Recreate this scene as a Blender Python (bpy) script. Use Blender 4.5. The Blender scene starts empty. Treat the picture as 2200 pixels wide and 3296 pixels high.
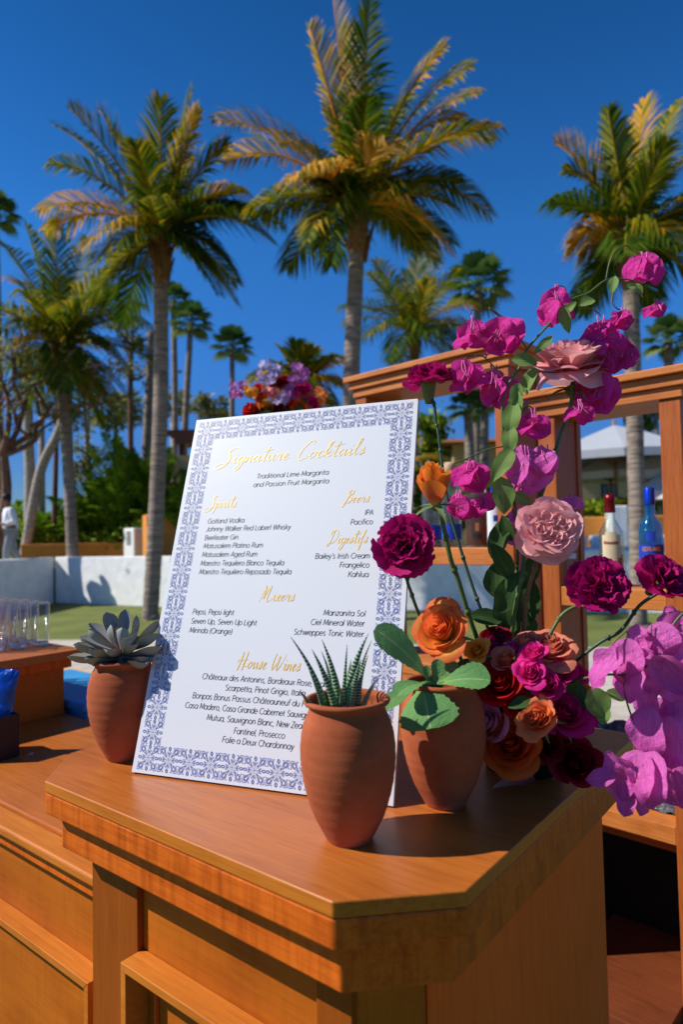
import bpy, math, random
import numpy as np
from mathutils import Vector, Matrix
R = math.radians
A = lambda *v: np.array(v, float)
# ---------------------------------------------------------------- camera, world, sun, exposure
sc = bpy.context.scene
col = sc.collection
HT = 1.10                                    # height of the bar top
F_PX, PITCH, ROLL, CAMH = 2119.17, 0.04023, -0.02061, 0.38698
_f = A(0, math.cos(PITCH), math.sin(PITCH)); _r = A(1, 0, 0); _u = np.cross(_r, _f)
CR = _r * math.cos(ROLL) + _u * math.sin(ROLL)
CU = -_r * math.sin(ROLL) + _u * math.cos(ROLL)
CAM = A(0, 0, HT + CAMH)
cam_d = bpy.data.cameras.new('camera')
cam = bpy.data.objects.new('camera', cam_d); col.objects.link(cam)
m = Matrix.Identity(4)
for i in range(3):
    m[i][0], m[i][1], m[i][2], m[i][3] = CR[i], CU[i], -_f[i], CAM[i]
cam.matrix_world = m
cam_d.sensor_fit = 'VERTICAL'; cam_d.sensor_height = 36; cam_d.lens = F_PX / 3296 * 36
cam_d.clip_end = 500; cam_d.clip_start = .05
cam_d.dof.use_dof = True; cam_d.dof.focus_distance = 1.16; cam_d.dof.aperture_fstop = 3.6
sc.camera = cam
SUN = A(-.735, -.046, .677); SUN /= np.linalg.norm(SUN)
w = bpy.data.worlds.new('World'); sc.world = w; w.use_nodes = True
nt = w.node_tree; bg = nt.nodes['Background']
sky = nt.nodes.new('ShaderNodeTexSky'); sky.sky_type = 'NISHITA'; sky.sun_disc = False
sky.sun_elevation = math.asin(SUN[2]); sky.sun_rotation = math.atan2(SUN[0], SUN[1])
sky.air_density = 1.0; sky.dust_density = 0.0; sky.ozone_density = 3.0; sky.altitude = 0
hs = nt.nodes.new('ShaderNodeHueSaturation'); hs.inputs['Saturation'].default_value = 1.38; hs.inputs['Value'].default_value = 2.32; hs.inputs['Hue'].default_value = .512
nt.links.new(sky.outputs[0], hs.inputs['Color'])
stc = nt.nodes.new('ShaderNodeTexCoord'); ssp = nt.nodes.new('ShaderNodeSeparateXYZ'); nt.links.new(stc.outputs['Generated'], ssp.inputs[0])
srm = nt.nodes.new('ShaderNodeValToRGB'); nt.links.new(ssp.outputs[2], srm.inputs[0]); smx = nt.nodes.new('ShaderNodeMix'); smx.data_type = 'RGBA'; smx.blend_type = 'MULTIPLY'; smx.inputs[0].default_value = 1
for i_, (p_, c_) in enumerate([(0., (.19, .24, .40)), (.14, (.24, .38, .58)), (.26, (.46, .66, .80)), (.42, (.76, .86, .84)), (.64, (.95, .70, .64)), (.87, (.7, .6, .55)), (1., (.5, .5, .5))]):   # clear air: less whitening low in the sky
    e_ = srm.color_ramp.elements[i_] if i_ < 2 else srm.color_ramp.elements.new(p_)
    e_.position = p_; e_.color = (*c_, 1)
nt.links.new(hs.outputs[0], smx.inputs[6]); nt.links.new(srm.outputs[0], smx.inputs[7]); nt.links.new(smx.outputs[2], bg.inputs['Color'])
bg.inputs['Strength'].default_value = .062
sl = bpy.data.lights.new('sun', 'SUN'); sl.energy = 5.0; sl.angle = R(.55); sl.color = (1, .95, .87)
so = bpy.data.objects.new('sun', sl); col.objects.link(so)
so.rotation_euler = Vector(SUN).to_track_quat('Z', 'Y').to_euler(); so.location = (-6, 0, 8)
vs = sc.view_settings; vs.view_transform = 'Standard'; vs.look = 'None'; vs.gamma = 1; vs.exposure = 0.2
sc.cycles.max_bounces = 28; sc.cycles.transmission_bounces = 28; sc.cycles.glossy_bounces = 6; sc.cycles.diffuse_bounces = 4; sc.cycles.transparent_max_bounces = 64
rnd = random.Random(7)

# ---------------------------------------------------------------- helpers
def ray(x, y):                                # photo pixel (2200 x 3296) -> direction
    return CR * (x - 1100) / F_PX - CU * (y - 1648) / F_PX + _f
def at(x, y, Y):                              # the point a distance Y ahead seen at that pixel
    d = ray(x, y); return CAM + d * (Y / d[1])
def onz(x, y, z):
    d = ray(x, y); return CAM + d * ((z - CAM[2]) / d[2])
def onplane(x, y, p, n):
    d = ray(x, y); return CAM + d * (((p - CAM) @ n) / (d @ n))
def nrm(v):
    v = np.asarray(v, float); l = np.linalg.norm(v); return v / l if l > 1e-12 else A(0, 0, 1)
def px(n, Y):                                 # size of n photo pixels at distance Y
    return n * Y / F_PX
def frame(d, roll=0.0):
    z = nrm(d); t = A(0, 0, 1) if abs(z[2]) < .95 else A(0, 1, 0)
    x = nrm(np.cross(t, z)); y = np.cross(z, x)
    c, s = math.cos(roll), math.sin(roll)
    return x * c + y * s, y * c - x * s, z
def spline(pts, n=6):                         # Catmull-Rom through the points
    P = [np.asarray(p, float) for p in pts]
    if len(P) < 3: return [P[0] + (P[-1] - P[0]) * k / n for k in range(n + 1)]
    Q = [2 * P[0] - P[1]] + P + [2 * P[-1] - P[-2]]; o = []
    for i in range(1, len(Q) - 2):
        a, b, c, d = Q[i - 1:i + 3]
        for k in range(n):
            t = k / n
            o.append(.5 * (2 * b + (c - a) * t + (2 * a - 5 * b + 4 * c - d) * t * t + (3 * b - a - 3 * c + d) * t ** 3))
    o.append(P[-1]); return o

class MB:
    def __init__(s): s.v = []; s.f = []; s.uv = {}; s.tint = {}; s.mi = {}
    def add(s, verts, faces, uvs=None, tint=None, mi=0):
        o = len(s.v); s.v.extend([tuple(float(c) for c in p) for p in verts])
        for f in faces:
            if mi: s.mi[len(s.f)] = mi
            s.f.append(tuple(i + o for i in f))
        if uvs is not None:
            for i, q in enumerate(uvs): s.uv[o + i] = q
        if tint is not None:
            for i in range(len(verts)): s.tint[o + i] = tint[i] if hasattr(tint, '__len__') else tint
        return s
    def grid(s, G, uv=True, tint=None, close=False):       # G[j][i] rows of points
        nj, ni = len(G), len(G[0]); vs_ = [p for r in G for p in r]; fs = []
        for j in range(nj - 1):
            for i in range(ni - 1 + (1 if close else 0)):
                k = (i + 1) % ni
                fs.append((j * ni + i, j * ni + k, (j + 1) * ni + k, (j + 1) * ni + i))
        us = [(i / max(1, ni - 1), j / max(1, nj - 1)) for j in range(nj) for i in range(ni)] if uv else None
        return s.add(vs_, fs, us, tint)
    def hexa(s, p):                                        # 8 corners: bottom ring, top ring
        return s.add(p, [(3, 2, 1, 0), (4, 5, 6, 7), (0, 1, 5, 4), (1, 2, 6, 5), (2, 3, 7, 6), (3, 0, 4, 7)])
    def box(s, lo, hi, T=None):
        T = T or (lambda x, y, z: A(x, y, z)); (a, b, c), (d, e, f) = lo, hi
        return s.hexa([T(a, b, c), T(d, b, c), T(d, e, c), T(a, e, c), T(a, b, f), T(d, b, f), T(d, e, f), T(a, e, f)])
    def prism(s, poly, z0, z1, T):
        n = len(poly); vs_ = [T(x, y, z0) for x, y in poly] + [T(x, y, z1) for x, y in poly]
        return s.add(vs_, [tuple(range(n - 1, -1, -1)), tuple(range(n, 2 * n))] + [(i, (i + 1) % n, n + (i + 1) % n, n + i) for i in range(n)])
    def tube(s, pts, r, n=8, cap=True, tint=None):
        pts = [np.asarray(p, float) for p in pts]; m_ = len(pts)
        rr = [r(k / (m_ - 1)) if callable(r) else (r[k] if hasattr(r, '__len__') else r) for k in range(m_)]
        x = None; G = []
        for k in range(m_):
            t = nrm(pts[min(k + 1, m_ - 1)] - pts[max(k - 1, 0)])
            if x is None: x = frame(t)[0]
            x = nrm(x - t * (x @ t)); y = np.cross(t, x)
            G.append([pts[k] + (x * math.cos(a) + y * math.sin(a)) * rr[k] for a in [2 * math.pi * i / n for i in range(n)]])
        us = [(i / n, j / (m_ - 1)) for j in range(m_) for i in range(n)]
        fs = [(j * n + i, j * n + (i + 1) % n, (j + 1) * n + (i + 1) % n, (j + 1) * n + i) for j in range(m_ - 1) for i in range(n)]
        if cap: fs += [tuple(range(n - 1, -1, -1)), tuple((m_ - 1) * n + i for i in range(n))]
        return s.add([p for g in G for p in g], fs, us, tint)
    def lathe(s, c, prof, n=32, ax=(0, 0, 1), tint=None):  # prof: (radius, height)
        X, Y, Z = frame(ax); c = np.asarray(c, float)
        pts = [c + (X * math.cos(2 * math.pi * i / n) + Y * math.sin(2 * math.pi * i / n)) * r + Z * h for r, h in prof for i in range(n)]
        fs = [(j * n + i, j * n + (i + 1) % n, (j + 1) * n + (i + 1) % n, (j + 1) * n + i) for j in range(len(prof) - 1) for i in range(n)]
        return s.add(pts, fs, [(i / n, j / (len(prof) - 1)) for j in range(len(prof)) for i in range(n)], tint)
    def ball(s, c, r, n=10, sq=(1, 1, 1), tint=None):
        c = np.asarray(c, float); G = []
        for j in range(n // 2 + 1):
            a = math.pi * j / (n // 2); G.append([c + A(math.sin(a) * math.cos(2 * math.pi * i / n) * r * sq[0], math.sin(a) * math.sin(2 * math.pi * i / n) * r * sq[1], -math.cos(a) * r * sq[2]) for i in range(n)])
        return s.grid(G, uv=False, close=True, tint=tint)
    def build(s, name, mat, parent=None, loc=None, smooth=True):
        base = A(0, 0, 0)
        if parent is not None: base = A(*parent['_w'])
        elif loc is not None: base = A(*loc)
        me = bpy.data.meshes.new(name)
        me.from_pydata([tuple(np.array(v) - base) for v in s.v], [], s.f)
        for mt in (mat if isinstance(mat, (list, tuple)) else [mat]): me.materials.append(mt)
        if s.uv:
            L = me.uv_layers.new(name='UVMap'); 
            idx = np.empty(len(me.loops), int); me.loops.foreach_get('vertex_index', idx)
            arr = np.zeros((len(s.v), 2));
            for k, q in s.uv.items(): arr[k] = q
            L.data.foreach_set('uv', arr[idx].ravel())
        if s.tint:
            at_ = me.attributes.new('tint', 'FLOAT', 'POINT'); arr = np.zeros(len(s.v))
            for k, q in s.tint.items(): arr[k] = q
            at_.data.foreach_set('value', arr)
        if smooth: me.polygons.foreach_set('use_smooth', [True] * len(me.polygons))
        for k, q in s.mi.items(): me.polygons[k].material_index = q
        me.update(); o = bpy.data.objects.new(name, me); col.objects.link(o)
        o['_w'] = tuple(base)
        if parent is not None: o.parent = parent
        else: o.location = base
        return o

def tag(o, label, cat, group=None, kind=None):
    if label: o['label'] = label
    if cat: o['category'] = cat
    if group: o['group'] = group
    if kind: o['kind'] = kind
    return o
def thing(name, label, cat, loc, group=None):
    o = bpy.data.objects.new(name, None); col.objects.link(o); o.empty_display_size = .05
    o.location = tuple(loc); o['_w'] = tuple(float(c) for c in loc); return tag(o, label, cat, group)
def bevel(o, w_=.002, seg=2):
    b = o.modifiers.new('bevel', 'BEVEL'); b.width = w_; b.segments = seg; b.limit_method = 'ANGLE'; b.angle_limit = R(35)
    for p in o.data.polygons: p.use_smooth = False
    return o
def structure(o): o['kind'] = 'structure'; return o

# ---------------------------------------------------------------- materials
def newmat(name):
    m_ = bpy.data.materials.new(name); m_.use_nodes = True
    t = m_.node_tree; return m_, t, t.nodes['Principled BSDF']
def N(t, typ, **kw):
    n = t.nodes.new(typ)
    for k, v in kw.items():
        if k in n.inputs: n.inputs[k].default_value = v
        else: setattr(n, k, v)
    return n
def ramp(t, stops):
    r = t.nodes.new('ShaderNodeValToRGB'); e = r.color_ramp.elements
    while len(e) < len(stops): e.new(.5)
    for i, (p, c) in enumerate(stops): e[i].position = p; e[i].color = (*c, 1)
    return r
def mul(c, k): return tuple(min(1, x * k) for x in c)
def bump(t, b, src, s=.2, d=.01):
    n = N(t, 'ShaderNodeBump', Strength=s, Distance=d); t.links.new(src, n.inputs['Height']); t.links.new(n.outputs[0], b.inputs['Normal'])
def MAT(name, c, rough=.6, var=.2, scale=12., bmp=0., metal=0., spec=.4, c2=None, stretch=None, coat=0., bd=.004):
    m_, t, b = newmat(name); tc = N(t, 'ShaderNodeTexCoord'); mp = N(t, 'ShaderNodeMapping')
    if stretch: mp.inputs['Scale'].default_value = stretch
    t.links.new(tc.outputs['Object'], mp.inputs[0])
    n = N(t, 'ShaderNodeTexNoise', Scale=scale, Detail=6., Roughness=.6); t.links.new(mp.outputs[0], n.inputs[0])
    r = ramp(t, [(.3, mul(c, 1 - var)), (.7, c2 or mul(c, 1 + var))]); t.links.new(n.outputs[0], r.inputs[0])
    t.links.new(r.outputs[0], b.inputs['Base Color'])
    b.inputs['Roughness'].default_value = rough; b.inputs['Metallic'].default_value = metal
    b.inputs['Specular IOR Level'].default_value = spec; b.inputs['Coat Weight'].default_value = coat
    if bmp: bump(t, b, n.outputs[0], bmp, bd)
    return m_
def WOOD(name, c, dark, yaw, vertical=False, rough=.38, gs=1., blotch=.35, cross=0., pores=.6, spec=.3):
    m_, t, b = newmat(name); tc = N(t, 'ShaderNodeTexCoord'); mp = N(t, 'ShaderNodeMapping', vector_type='TEXTURE')
    mp.inputs['Rotation'].default_value = (0, R(90) if vertical else 0, yaw)
    t.links.new(tc.outputs['Object'], mp.inputs[0])
    m2 = N(t, 'ShaderNodeMapping'); m2.inputs['Scale'].default_value = (1.6 * gs, 26 * gs, 26 * gs); t.links.new(mp.outputs[0], m2.inputs[0])
    warp = N(t, 'ShaderNodeTexNoise', Scale=2.2, Detail=3.); t.links.new(m2.outputs[0], warp.inputs[0])
    fine = N(t, 'ShaderNodeTexNoise', Scale=3.2, Detail=9., Roughness=.72, Distortion=.35); t.links.new(m2.outputs[0], fine.inputs[0])
    m3 = N(t, 'ShaderNodeMapping'); m3.inputs['Scale'].default_value = (5 * gs, 160 * gs, 160 * gs); t.links.new(mp.outputs[0], m3.inputs[0])
    pore = N(t, 'ShaderNodeTexNoise', Scale=2.0, Detail=4., Roughness=.6); t.links.new(m3.outputs[0], pore.inputs[0])
    blot = N(t, 'ShaderNodeTexNoise', Scale=4.5, Detail=4., Roughness=.55); t.links.new(tc.outputs['Object'], blot.inputs[0])
    mx = N(t, 'ShaderNodeMix', data_type='FLOAT'); mx.inputs[0].default_value = blotch
    t.links.new(fine.outputs[0], mx.inputs[2]); t.links.new(blot.outputs[0], mx.inputs[3])
    r = ramp(t, [(.34, dark), (.46, tuple(.35 * a + .65 * b_ for a, b_ in zip(dark, c))), (.58, c), (.72, mul(c, 1.22))]); t.links.new(mx.outputs[0], r.inputs[0])
    rp = ramp(t, [(.34, (.56, .42, .34)), (.54, (1, 1, 1))]); t.links.new(pore.outputs[0], rp.inputs[0])
    mm = N(t, 'ShaderNodeMix', data_type='RGBA', blend_type='MULTIPLY'); mm.inputs[0].default_value = pores
    t.links.new(r.outputs[0], mm.inputs[6]); t.links.new(rp.outputs[0], mm.inputs[7]); cc = mm.outputs[2]
    if cross:                                               # bands of figure across the grain
        m4 = N(t, 'ShaderNodeMapping'); m4.inputs['Scale'].default_value = (46, 46, 5) if not vertical else (5, 46, 46); t.links.new(mp.outputs[0], m4.inputs[0]); fg = N(t, 'ShaderNodeTexNoise', Scale=1.5, Detail=4., Roughness=.6); t.links.new(m4.outputs[0], fg.inputs[0])
        rf = ramp(t, [(.32, (.50, .40, .32)), (.5, (1, 1, 1)), (.68, (1.25, 1.3, 1.3))]); t.links.new(fg.outputs[0], rf.inputs[0]); mc = N(t, 'ShaderNodeMix', data_type='RGBA', blend_type='MULTIPLY'); mc.inputs[0].default_value = cross; t.links.new(cc, mc.inputs[6]); t.links.new(rf.outputs[0], mc.inputs[7]); cc = mc.outputs[2]
    vo = N(t, 'ShaderNodeTexVoronoi', Scale=55.); t.links.new(tc.outputs['Object'], vo.inputs[0]); ds = ramp(t, [(.035, (1, 1, 1)), (.075, (0, 0, 0))]); t.links.new(vo.outputs['Distance'], ds.inputs[0])   # specks of dust and nicks
    cs = N(t, 'ShaderNodeSeparateColor'); t.links.new(vo.outputs['Color'], cs.inputs[0]); gt = N(t, 'ShaderNodeMath', operation='GREATER_THAN'); gt.inputs[1].default_value = .86; t.links.new(cs.outputs[0], gt.inputs[0]); dm = N(t, 'ShaderNodeMath', operation='MULTIPLY'); t.links.new(ds.outputs[0], dm.inputs[0]); t.links.new(gt.outputs[0], dm.inputs[1])
    d2 = N(t, 'ShaderNodeMath', operation='MULTIPLY'); d2.inputs[1].default_value = .55; t.links.new(dm.outputs[0], d2.inputs[0]); dx_ = N(t, 'ShaderNodeMix', data_type='RGBA'); t.links.new(d2.outputs[0], dx_.inputs[0]); t.links.new(cc, dx_.inputs[6]); dx_.inputs[7].default_value = (.42, .27, .15, 1)
    t.links.new(dx_.outputs[2], b.inputs['Base Color'])
    rr = N(t, 'ShaderNodeMapRange'); rr.inputs[3].default_value = rough - .08; rr.inputs[4].default_value = rough + .2
    t.links.new(blot.outputs[0], rr.inputs[0]); t.links.new(rr.outputs[0], b.inputs['Roughness'])
    b.inputs['Specular IOR Level'].default_value = spec
    bump(t, b, fine.outputs[0], .12, .002)
    return m_
def PETAL(name, base, tip, mid=None, transl=.35, p=(.0, .55, 1.), rough=.55, vein=.12, axis=1, sheen=.2, edge=None, rib=None, crumple=0.):
    m_, t, b = newmat(name); uv = N(t, 'ShaderNodeTexCoord'); sp = N(t, 'ShaderNodeSeparateXYZ'); t.links.new(uv.outputs['UV'], sp.inputs[0])
    nz = N(t, 'ShaderNodeTexNoise', Scale=9., Detail=4.); t.links.new(uv.outputs['UV'], nz.inputs[0])
    ad = N(t, 'ShaderNodeMath', operation='MULTIPLY_ADD'); ad.inputs[1].default_value = .28; t.links.new(nz.outputs[0], ad.inputs[0])
    sb = N(t, 'ShaderNodeMath', operation='SUBTRACT'); sb.inputs[1].default_value = .14; t.links.new(sp.outputs[axis], ad.inputs[2]); t.links.new(ad.outputs[0], sb.inputs[0])
    r = ramp(t, [(p[0], base), (p[1], mid or tuple((x + y) / 2 for x, y in zip(base, tip))), (p[2], tip)]); t.links.new(sb.outputs[0], r.inputs[0])
    vm = N(t, 'ShaderNodeMapping'); vm.inputs['Scale'].default_value = (34, 2.2, 1); t.links.new(uv.outputs['UV'], vm.inputs[0])
    vn = N(t, 'ShaderNodeTexNoise', Scale=1.3, Detail=4.); t.links.new(vm.outputs[0], vn.inputs[0])
    vr = ramp(t, [(.35, (1 - vein * 2,) * 3), (.6, (1, 1, 1))]); t.links.new(vn.outputs[0], vr.inputs[0])
    mm = N(t, 'ShaderNodeMix', data_type='RGBA', blend_type='MULTIPLY'); mm.inputs[0].default_value = 1
    t.links.new(r.outputs[0], mm.inputs[6]); t.links.new(vr.outputs[0], mm.inputs[7])
    c = mm.outputs[2]
    if edge:                                                # coloured rim of a leaf (distance from the midrib)
        e1_ = N(t, 'ShaderNodeMath', operation='SUBTRACT'); e1_.inputs[1].default_value = .5; t.links.new(sp.outputs[0], e1_.inputs[0])
        e2_ = N(t, 'ShaderNodeMath', operation='ABSOLUTE'); t.links.new(e1_.outputs[0], e2_.inputs[0])
        er = ramp(t, [(.40, (0, 0, 0)), (.5, (1, 1, 1))]); t.links.new(e2_.outputs[0], er.inputs[0])
        em = N(t, 'ShaderNodeMix', data_type='RGBA'); t.links.new(er.outputs[0], em.inputs[0]); t.links.new(c, em.inputs[6]); em.inputs[7].default_value = (*edge, 1); c = em.outputs[2]
    if rib:                                                 # paler midrib
        e1_ = N(t, 'ShaderNodeMath', operation='SUBTRACT'); e1_.inputs[1].default_value = .5; t.links.new(sp.outputs[0], e1_.inputs[0])
        e2_ = N(t, 'ShaderNodeMath', operation='ABSOLUTE'); t.links.new(e1_.outputs[0], e2_.inputs[0])
        er = ramp(t, [(.008, (1, 1, 1)), (.022, (0, 0, 0))]); t.links.new(e2_.outputs[0], er.inputs[0])
        em = N(t, 'ShaderNodeMix', data_type='RGBA'); t.links.new(er.outputs[0], em.inputs[0]); t.links.new(c, em.inputs[6]); em.inputs[7].default_value = (*rib, 1); c = em.outputs[2]
    t.links.new(c, b.inputs['Base Color']); b.inputs['Roughness'].default_value = rough; b.inputs['Specular IOR Level'].default_value = .12
    b.inputs['Sheen Weight'].default_value = 0
    if crumple:
        cn = N(t, 'ShaderNodeTexNoise', Scale=6.5, Detail=5., Roughness=.6, Distortion=.6); t.links.new(uv.outputs['UV'], cn.inputs[0]); bump(t, b, cn.outputs[0], crumple, .006)
    else: bump(t, b, vn.outputs[0], .25, .0015)
    if transl:
        tr = N(t, 'ShaderNodeBsdfTranslucent'); t.links.new(c, tr.inputs[0]); ms = N(t, 'ShaderNodeMixShader'); ms.inputs[0].default_value = transl
        out = t.nodes['Material Output']; t.links.new(b.outputs[0], ms.inputs[1]); t.links.new(tr.outputs[0], ms.inputs[2]); t.links.new(ms.outputs[0], out.inputs[0])
    return m_
def LEAFC(name, stops, transl=.3, rough=.5):                # leaves coloured by the attribute tint
    m_, t, b = newmat(name); a = N(t, 'ShaderNodeAttribute', attribute_name='tint')
    r = ramp(t, stops); t.links.new(a.outputs['Fac'], r.inputs[0]); t.links.new(r.outputs[0], b.inputs['Base Color'])
    b.inputs['Roughness'].default_value = rough; b.inputs['Specular IOR Level'].default_value = .15
    tr = N(t, 'ShaderNodeBsdfTranslucent'); t.links.new(r.outputs[0], tr.inputs[0]); ms = N(t, 'ShaderNodeMixShader'); ms.inputs[0].default_value = transl
    out = t.nodes['Material Output']; t.links.new(b.outputs[0], ms.inputs[1]); t.links.new(tr.outputs[0], ms.inputs[2]); t.links.new(ms.outputs[0], out.inputs[0])
    return m_
def GLASS(name, c=(1, 1, 1), rough=0., ior=1.45):            # liquids
    m_, t, b = newmat(name); b.inputs['Base Color'].default_value = (*c, 1); b.inputs['Roughness'].default_value = rough
    b.inputs['Transmission Weight'].default_value = 1; b.inputs['IOR'].default_value = ior; return m_
def THIN(name, c=(1, 1, 1), body=None, k_=.3):                                  # thin clear glass walls
    m_, t, b = newmat(name); t.nodes.remove(b); lw = N(t, 'ShaderNodeLayerWeight', Blend=.5); pw = N(t, 'ShaderNodeMath', operation='POWER'); pw.inputs[1].default_value = 3.2; t.links.new(lw.outputs['Facing'], pw.inputs[0]); ad = N(t, 'ShaderNodeMath', operation='MULTIPLY_ADD'); ad.inputs[1].default_value = .9; ad.inputs[2].default_value = .05; t.links.new(pw.outputs[0], ad.inputs[0])
    tr = N(t, 'ShaderNodeBsdfTransparent'); tr.inputs[0].default_value = (*c, 1); gl = N(t, 'ShaderNodeBsdfGlossy'); gl.inputs['Roughness'].default_value = .04; n = N(t, 'ShaderNodeTexNoise', Scale=14.); bm = N(t, 'ShaderNodeBump', Strength=.1, Distance=.003)
    t.links.new(n.outputs[0], bm.inputs['Height']); t.links.new(bm.outputs[0], gl.inputs['Normal']); ms = N(t, 'ShaderNodeMixShader'); t.links.new(ad.outputs[0], ms.inputs[0]); base_ = tr.outputs[0]
    if body:                                                # translucent tint brightens the glass in place of refracted sky
        tl = N(t, 'ShaderNodeBsdfTranslucent'); tl.inputs[0].default_value = (*body, 1); m0 = N(t, 'ShaderNodeMixShader'); m0.inputs[0].default_value = k_; t.links.new(tr.outputs[0], m0.inputs[1]); t.links.new(tl.outputs[0], m0.inputs[2]); base_ = m0.outputs[0]
    t.links.new(base_, ms.inputs[1]); t.links.new(gl.outputs[0], ms.inputs[2]); t.links.new(ms.outputs[0], t.nodes['Material Output'].inputs[0]); return m_
# ---------------------------------------------------------------- colours of the wood
TH = -.6687
e1 = A(math.cos(TH), math.sin(TH), 0); e2 = A(-math.sin(TH), math.cos(TH), 0)
def T(u, v, z): return e1 * u + e2 * v + A(0, 0, HT + z)
wood_top = WOOD('varnished_top', (.47, .135, .020), (.31, .076, .010), TH, rough=.30, blotch=.3, pores=.36, spec=.45)
wood_edge = WOOD('edge_wood', (.62, .128, .010), (.40, .064, .004), TH, rough=.42, gs=1.6, cross=.55, pores=.3, spec=.2)
wood_rim = WOOD('rim_wood', (.54, .170, .018), (.38, .098, .009), TH, rough=.4, gs=1.2, blotch=.5, pores=.35, spec=.25)
wood_face = WOOD('face_veneer', (.45, .118, .007), (.31, .068, .004), TH, rough=.45, gs=.7, blotch=.7, cross=.15, pores=.25, spec=.2)
wood_post = WOOD('post_wood', (.28, .066, .004), (.19, .038, .002), TH, vertical=True, rough=.45, pores=.3, spec=.2)
wood_side = WOOD('side_plywood', (.86, .152, .016), (.74, .116, .009), TH, vertical=True, rough=.6, blotch=.5, pores=.35, spec=.15)
wood_low = WOOD('shaded_shelf_wood', (.17, .042, .012), (.10, .022, .006), R(-43.3), rough=.5, pores=.4)  # shade on the low shelf put into a darker wood colour
wood_back = WOOD('shelf_wood', (.60, .20, .042), (.42, .115, .02), R(-43.3), rough=.45, blotch=.6)
wood_backp = WOOD('shelf_post_wood', (.44, .115, .019), (.31, .068, .011), 0, vertical=True, rough=.45, blotch=.5)

# ---------------------------------------------------------------- the bar block under the sign
U0, U1, V0, V1, CA, CC = -1.1708, -.355, .5522, 1.3524, .102, .105
def octo(i): 
    a, c = CA - .586 * i, CC - .586 * i; u0, u1, v0, v1 = U0 + i, U1 - i, V0 + i, V1 - i
    return [(u0 + a, v0), (u1 - c, v0), (u1, v0 + c), (u1, v1), (u0, v1), (u0, v0 + a)]
def ring(mb, lo, hi, wz, wu, v_out, v_in):   # a mitred frame standing proud of a front face
    (ua, za), (ub, zb) = lo, hi
    P = [(ua, za), (ub, za), (ub, zb), (ua, zb)]; Q = [(ua + wu, za + wz), (ub - wu, za + wz), (ub - wu, zb - wz), (ua + wu, zb - wz)]
    for k in range(4):
        a, b, c, d = P[k], P[(k + 1) % 4], Q[(k + 1) % 4], Q[k]
        mb.hexa([T(a[0], v_out, a[1]), T(b[0], v_out, b[1]), T(b[0], v_in, b[1]), T(a[0], v_in, a[1]),
                 T(d[0], v_out, d[1]), T(c[0], v_out, c[1]), T(c[0], v_in, c[1]), T(d[0], v_in, d[1])])
def rimmed(mb):                                 # the edge band of a slab has its own wood
    for i, f in enumerate(mb.f):
        if i > 1: mb.mi[i] = 1
    return mb
pod = thing('bar_counter', 'clipped-corner wooden bar block in front carrying the menu sign and pots', 'bar counter', T(-.76, .95, -HT))
bevel(rimmed(MB().prism(octo(0), -.0185, 0, T)).build('counter_top', [wood_top, wood_rim], pod), .0022, 3)
bevel(MB().prism(octo(.0008), -.053, -.0188, T).build('top_edge', wood_edge, pod), .003, 2)
bevel(MB().prism(octo(.024), -.113, -.0532, T).build('moulding', wood_edge, pod), .0025, 2)
b_ = MB().prism(octo(.078), -HT, -.1135, T); bevel(b_.build('cabinet_body', wood_face, pod), .001, 1)
ua, ub = U0 + .07 + CA - .041, U1 - .07 - CC + .041
for a, b in ((ua, ua + .128), (ub - .055, ub)):
    bevel(MB().box((a, V0 + .0665, -HT), (b, V0 + .0775, -.1136), T).build('corner_post', wood_post, pod), .0015)
o = MB().box((U1 - .0775, V0 + .07 + CC - .035, -HT), (U1 - .068, V1 - .012, -.1136), T).build('side_panel', wood_side, pod); bevel(o, .001, 1)
mb = MB(); ring(mb, (ua + .128, -.98), (ub - .056, -.249), .013, .013, V0 + .036, V0 + .0776)
bevel(mb.build('panel_frame', wood_rim, pod), .0012)
mb = MB(); ring(mb, (ua + .163, -.945), (ub - .091, -.284), .004, .004, V0 + .070, V0 + .0777); bevel(mb.build('inner_moulding', wood_edge, pod), .001, 1)

# ---------------------------------------------------------------- the lower counter to its left, with the raised shelf
low = thing('bar_counter', 'lower wooden bar counter running left from the block with the sign', 'bar counter', T(-2.4, .9, -HT))
LU = -4.2
bevel(MB().box((LU, .700, -.217), (-1.052, 1.19, -.190), T).build('counter_top', wood_top, low), .003)
bevel(MB().box((LU, .645, -.217), (-1.052, .6995, -.197), T).build('top_edge', wood_rim, low), .006, 4)
bevel(MB().box((LU, .664, -.250), (-1.050, 1.17, -.2175), T).build('moulding', wood_edge, low), .002)
bevel(MB().box((LU, .684, -HT), (-1.050, 1.15, -.2505), T).build('cabinet_body', wood_face, low), .001, 1)
for a, b in ((-2.0, -1.10), (-3.0, -2.08)):
    mb = MB(); ring(mb, (a, -.98), (b, -.385), .014, .014, .645, .6839); bevel(mb.build('panel_frame', wood_rim, low), .0012)
rs = thing('raised_shelf', 'raised wooden shelf on the lower counter holding rows of glasses', 'shelf', T(-2.9, 1.0, -.19))
bevel(MB().box((LU, .80, -.1898), (-2.165, 1.187, -.034), T).build('shelf_body', wood_face, rs), .001, 1)
bevel(MB().box((LU, .783, -.0338), (-2.148, 1.206, -.002), T).build('moulding', wood_edge, rs), .002)
bevel(MB().box((LU, .765, -.0018), (-2.115, 1.232, .028), T).build('shelf_top', wood_top, rs), .003)

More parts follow.
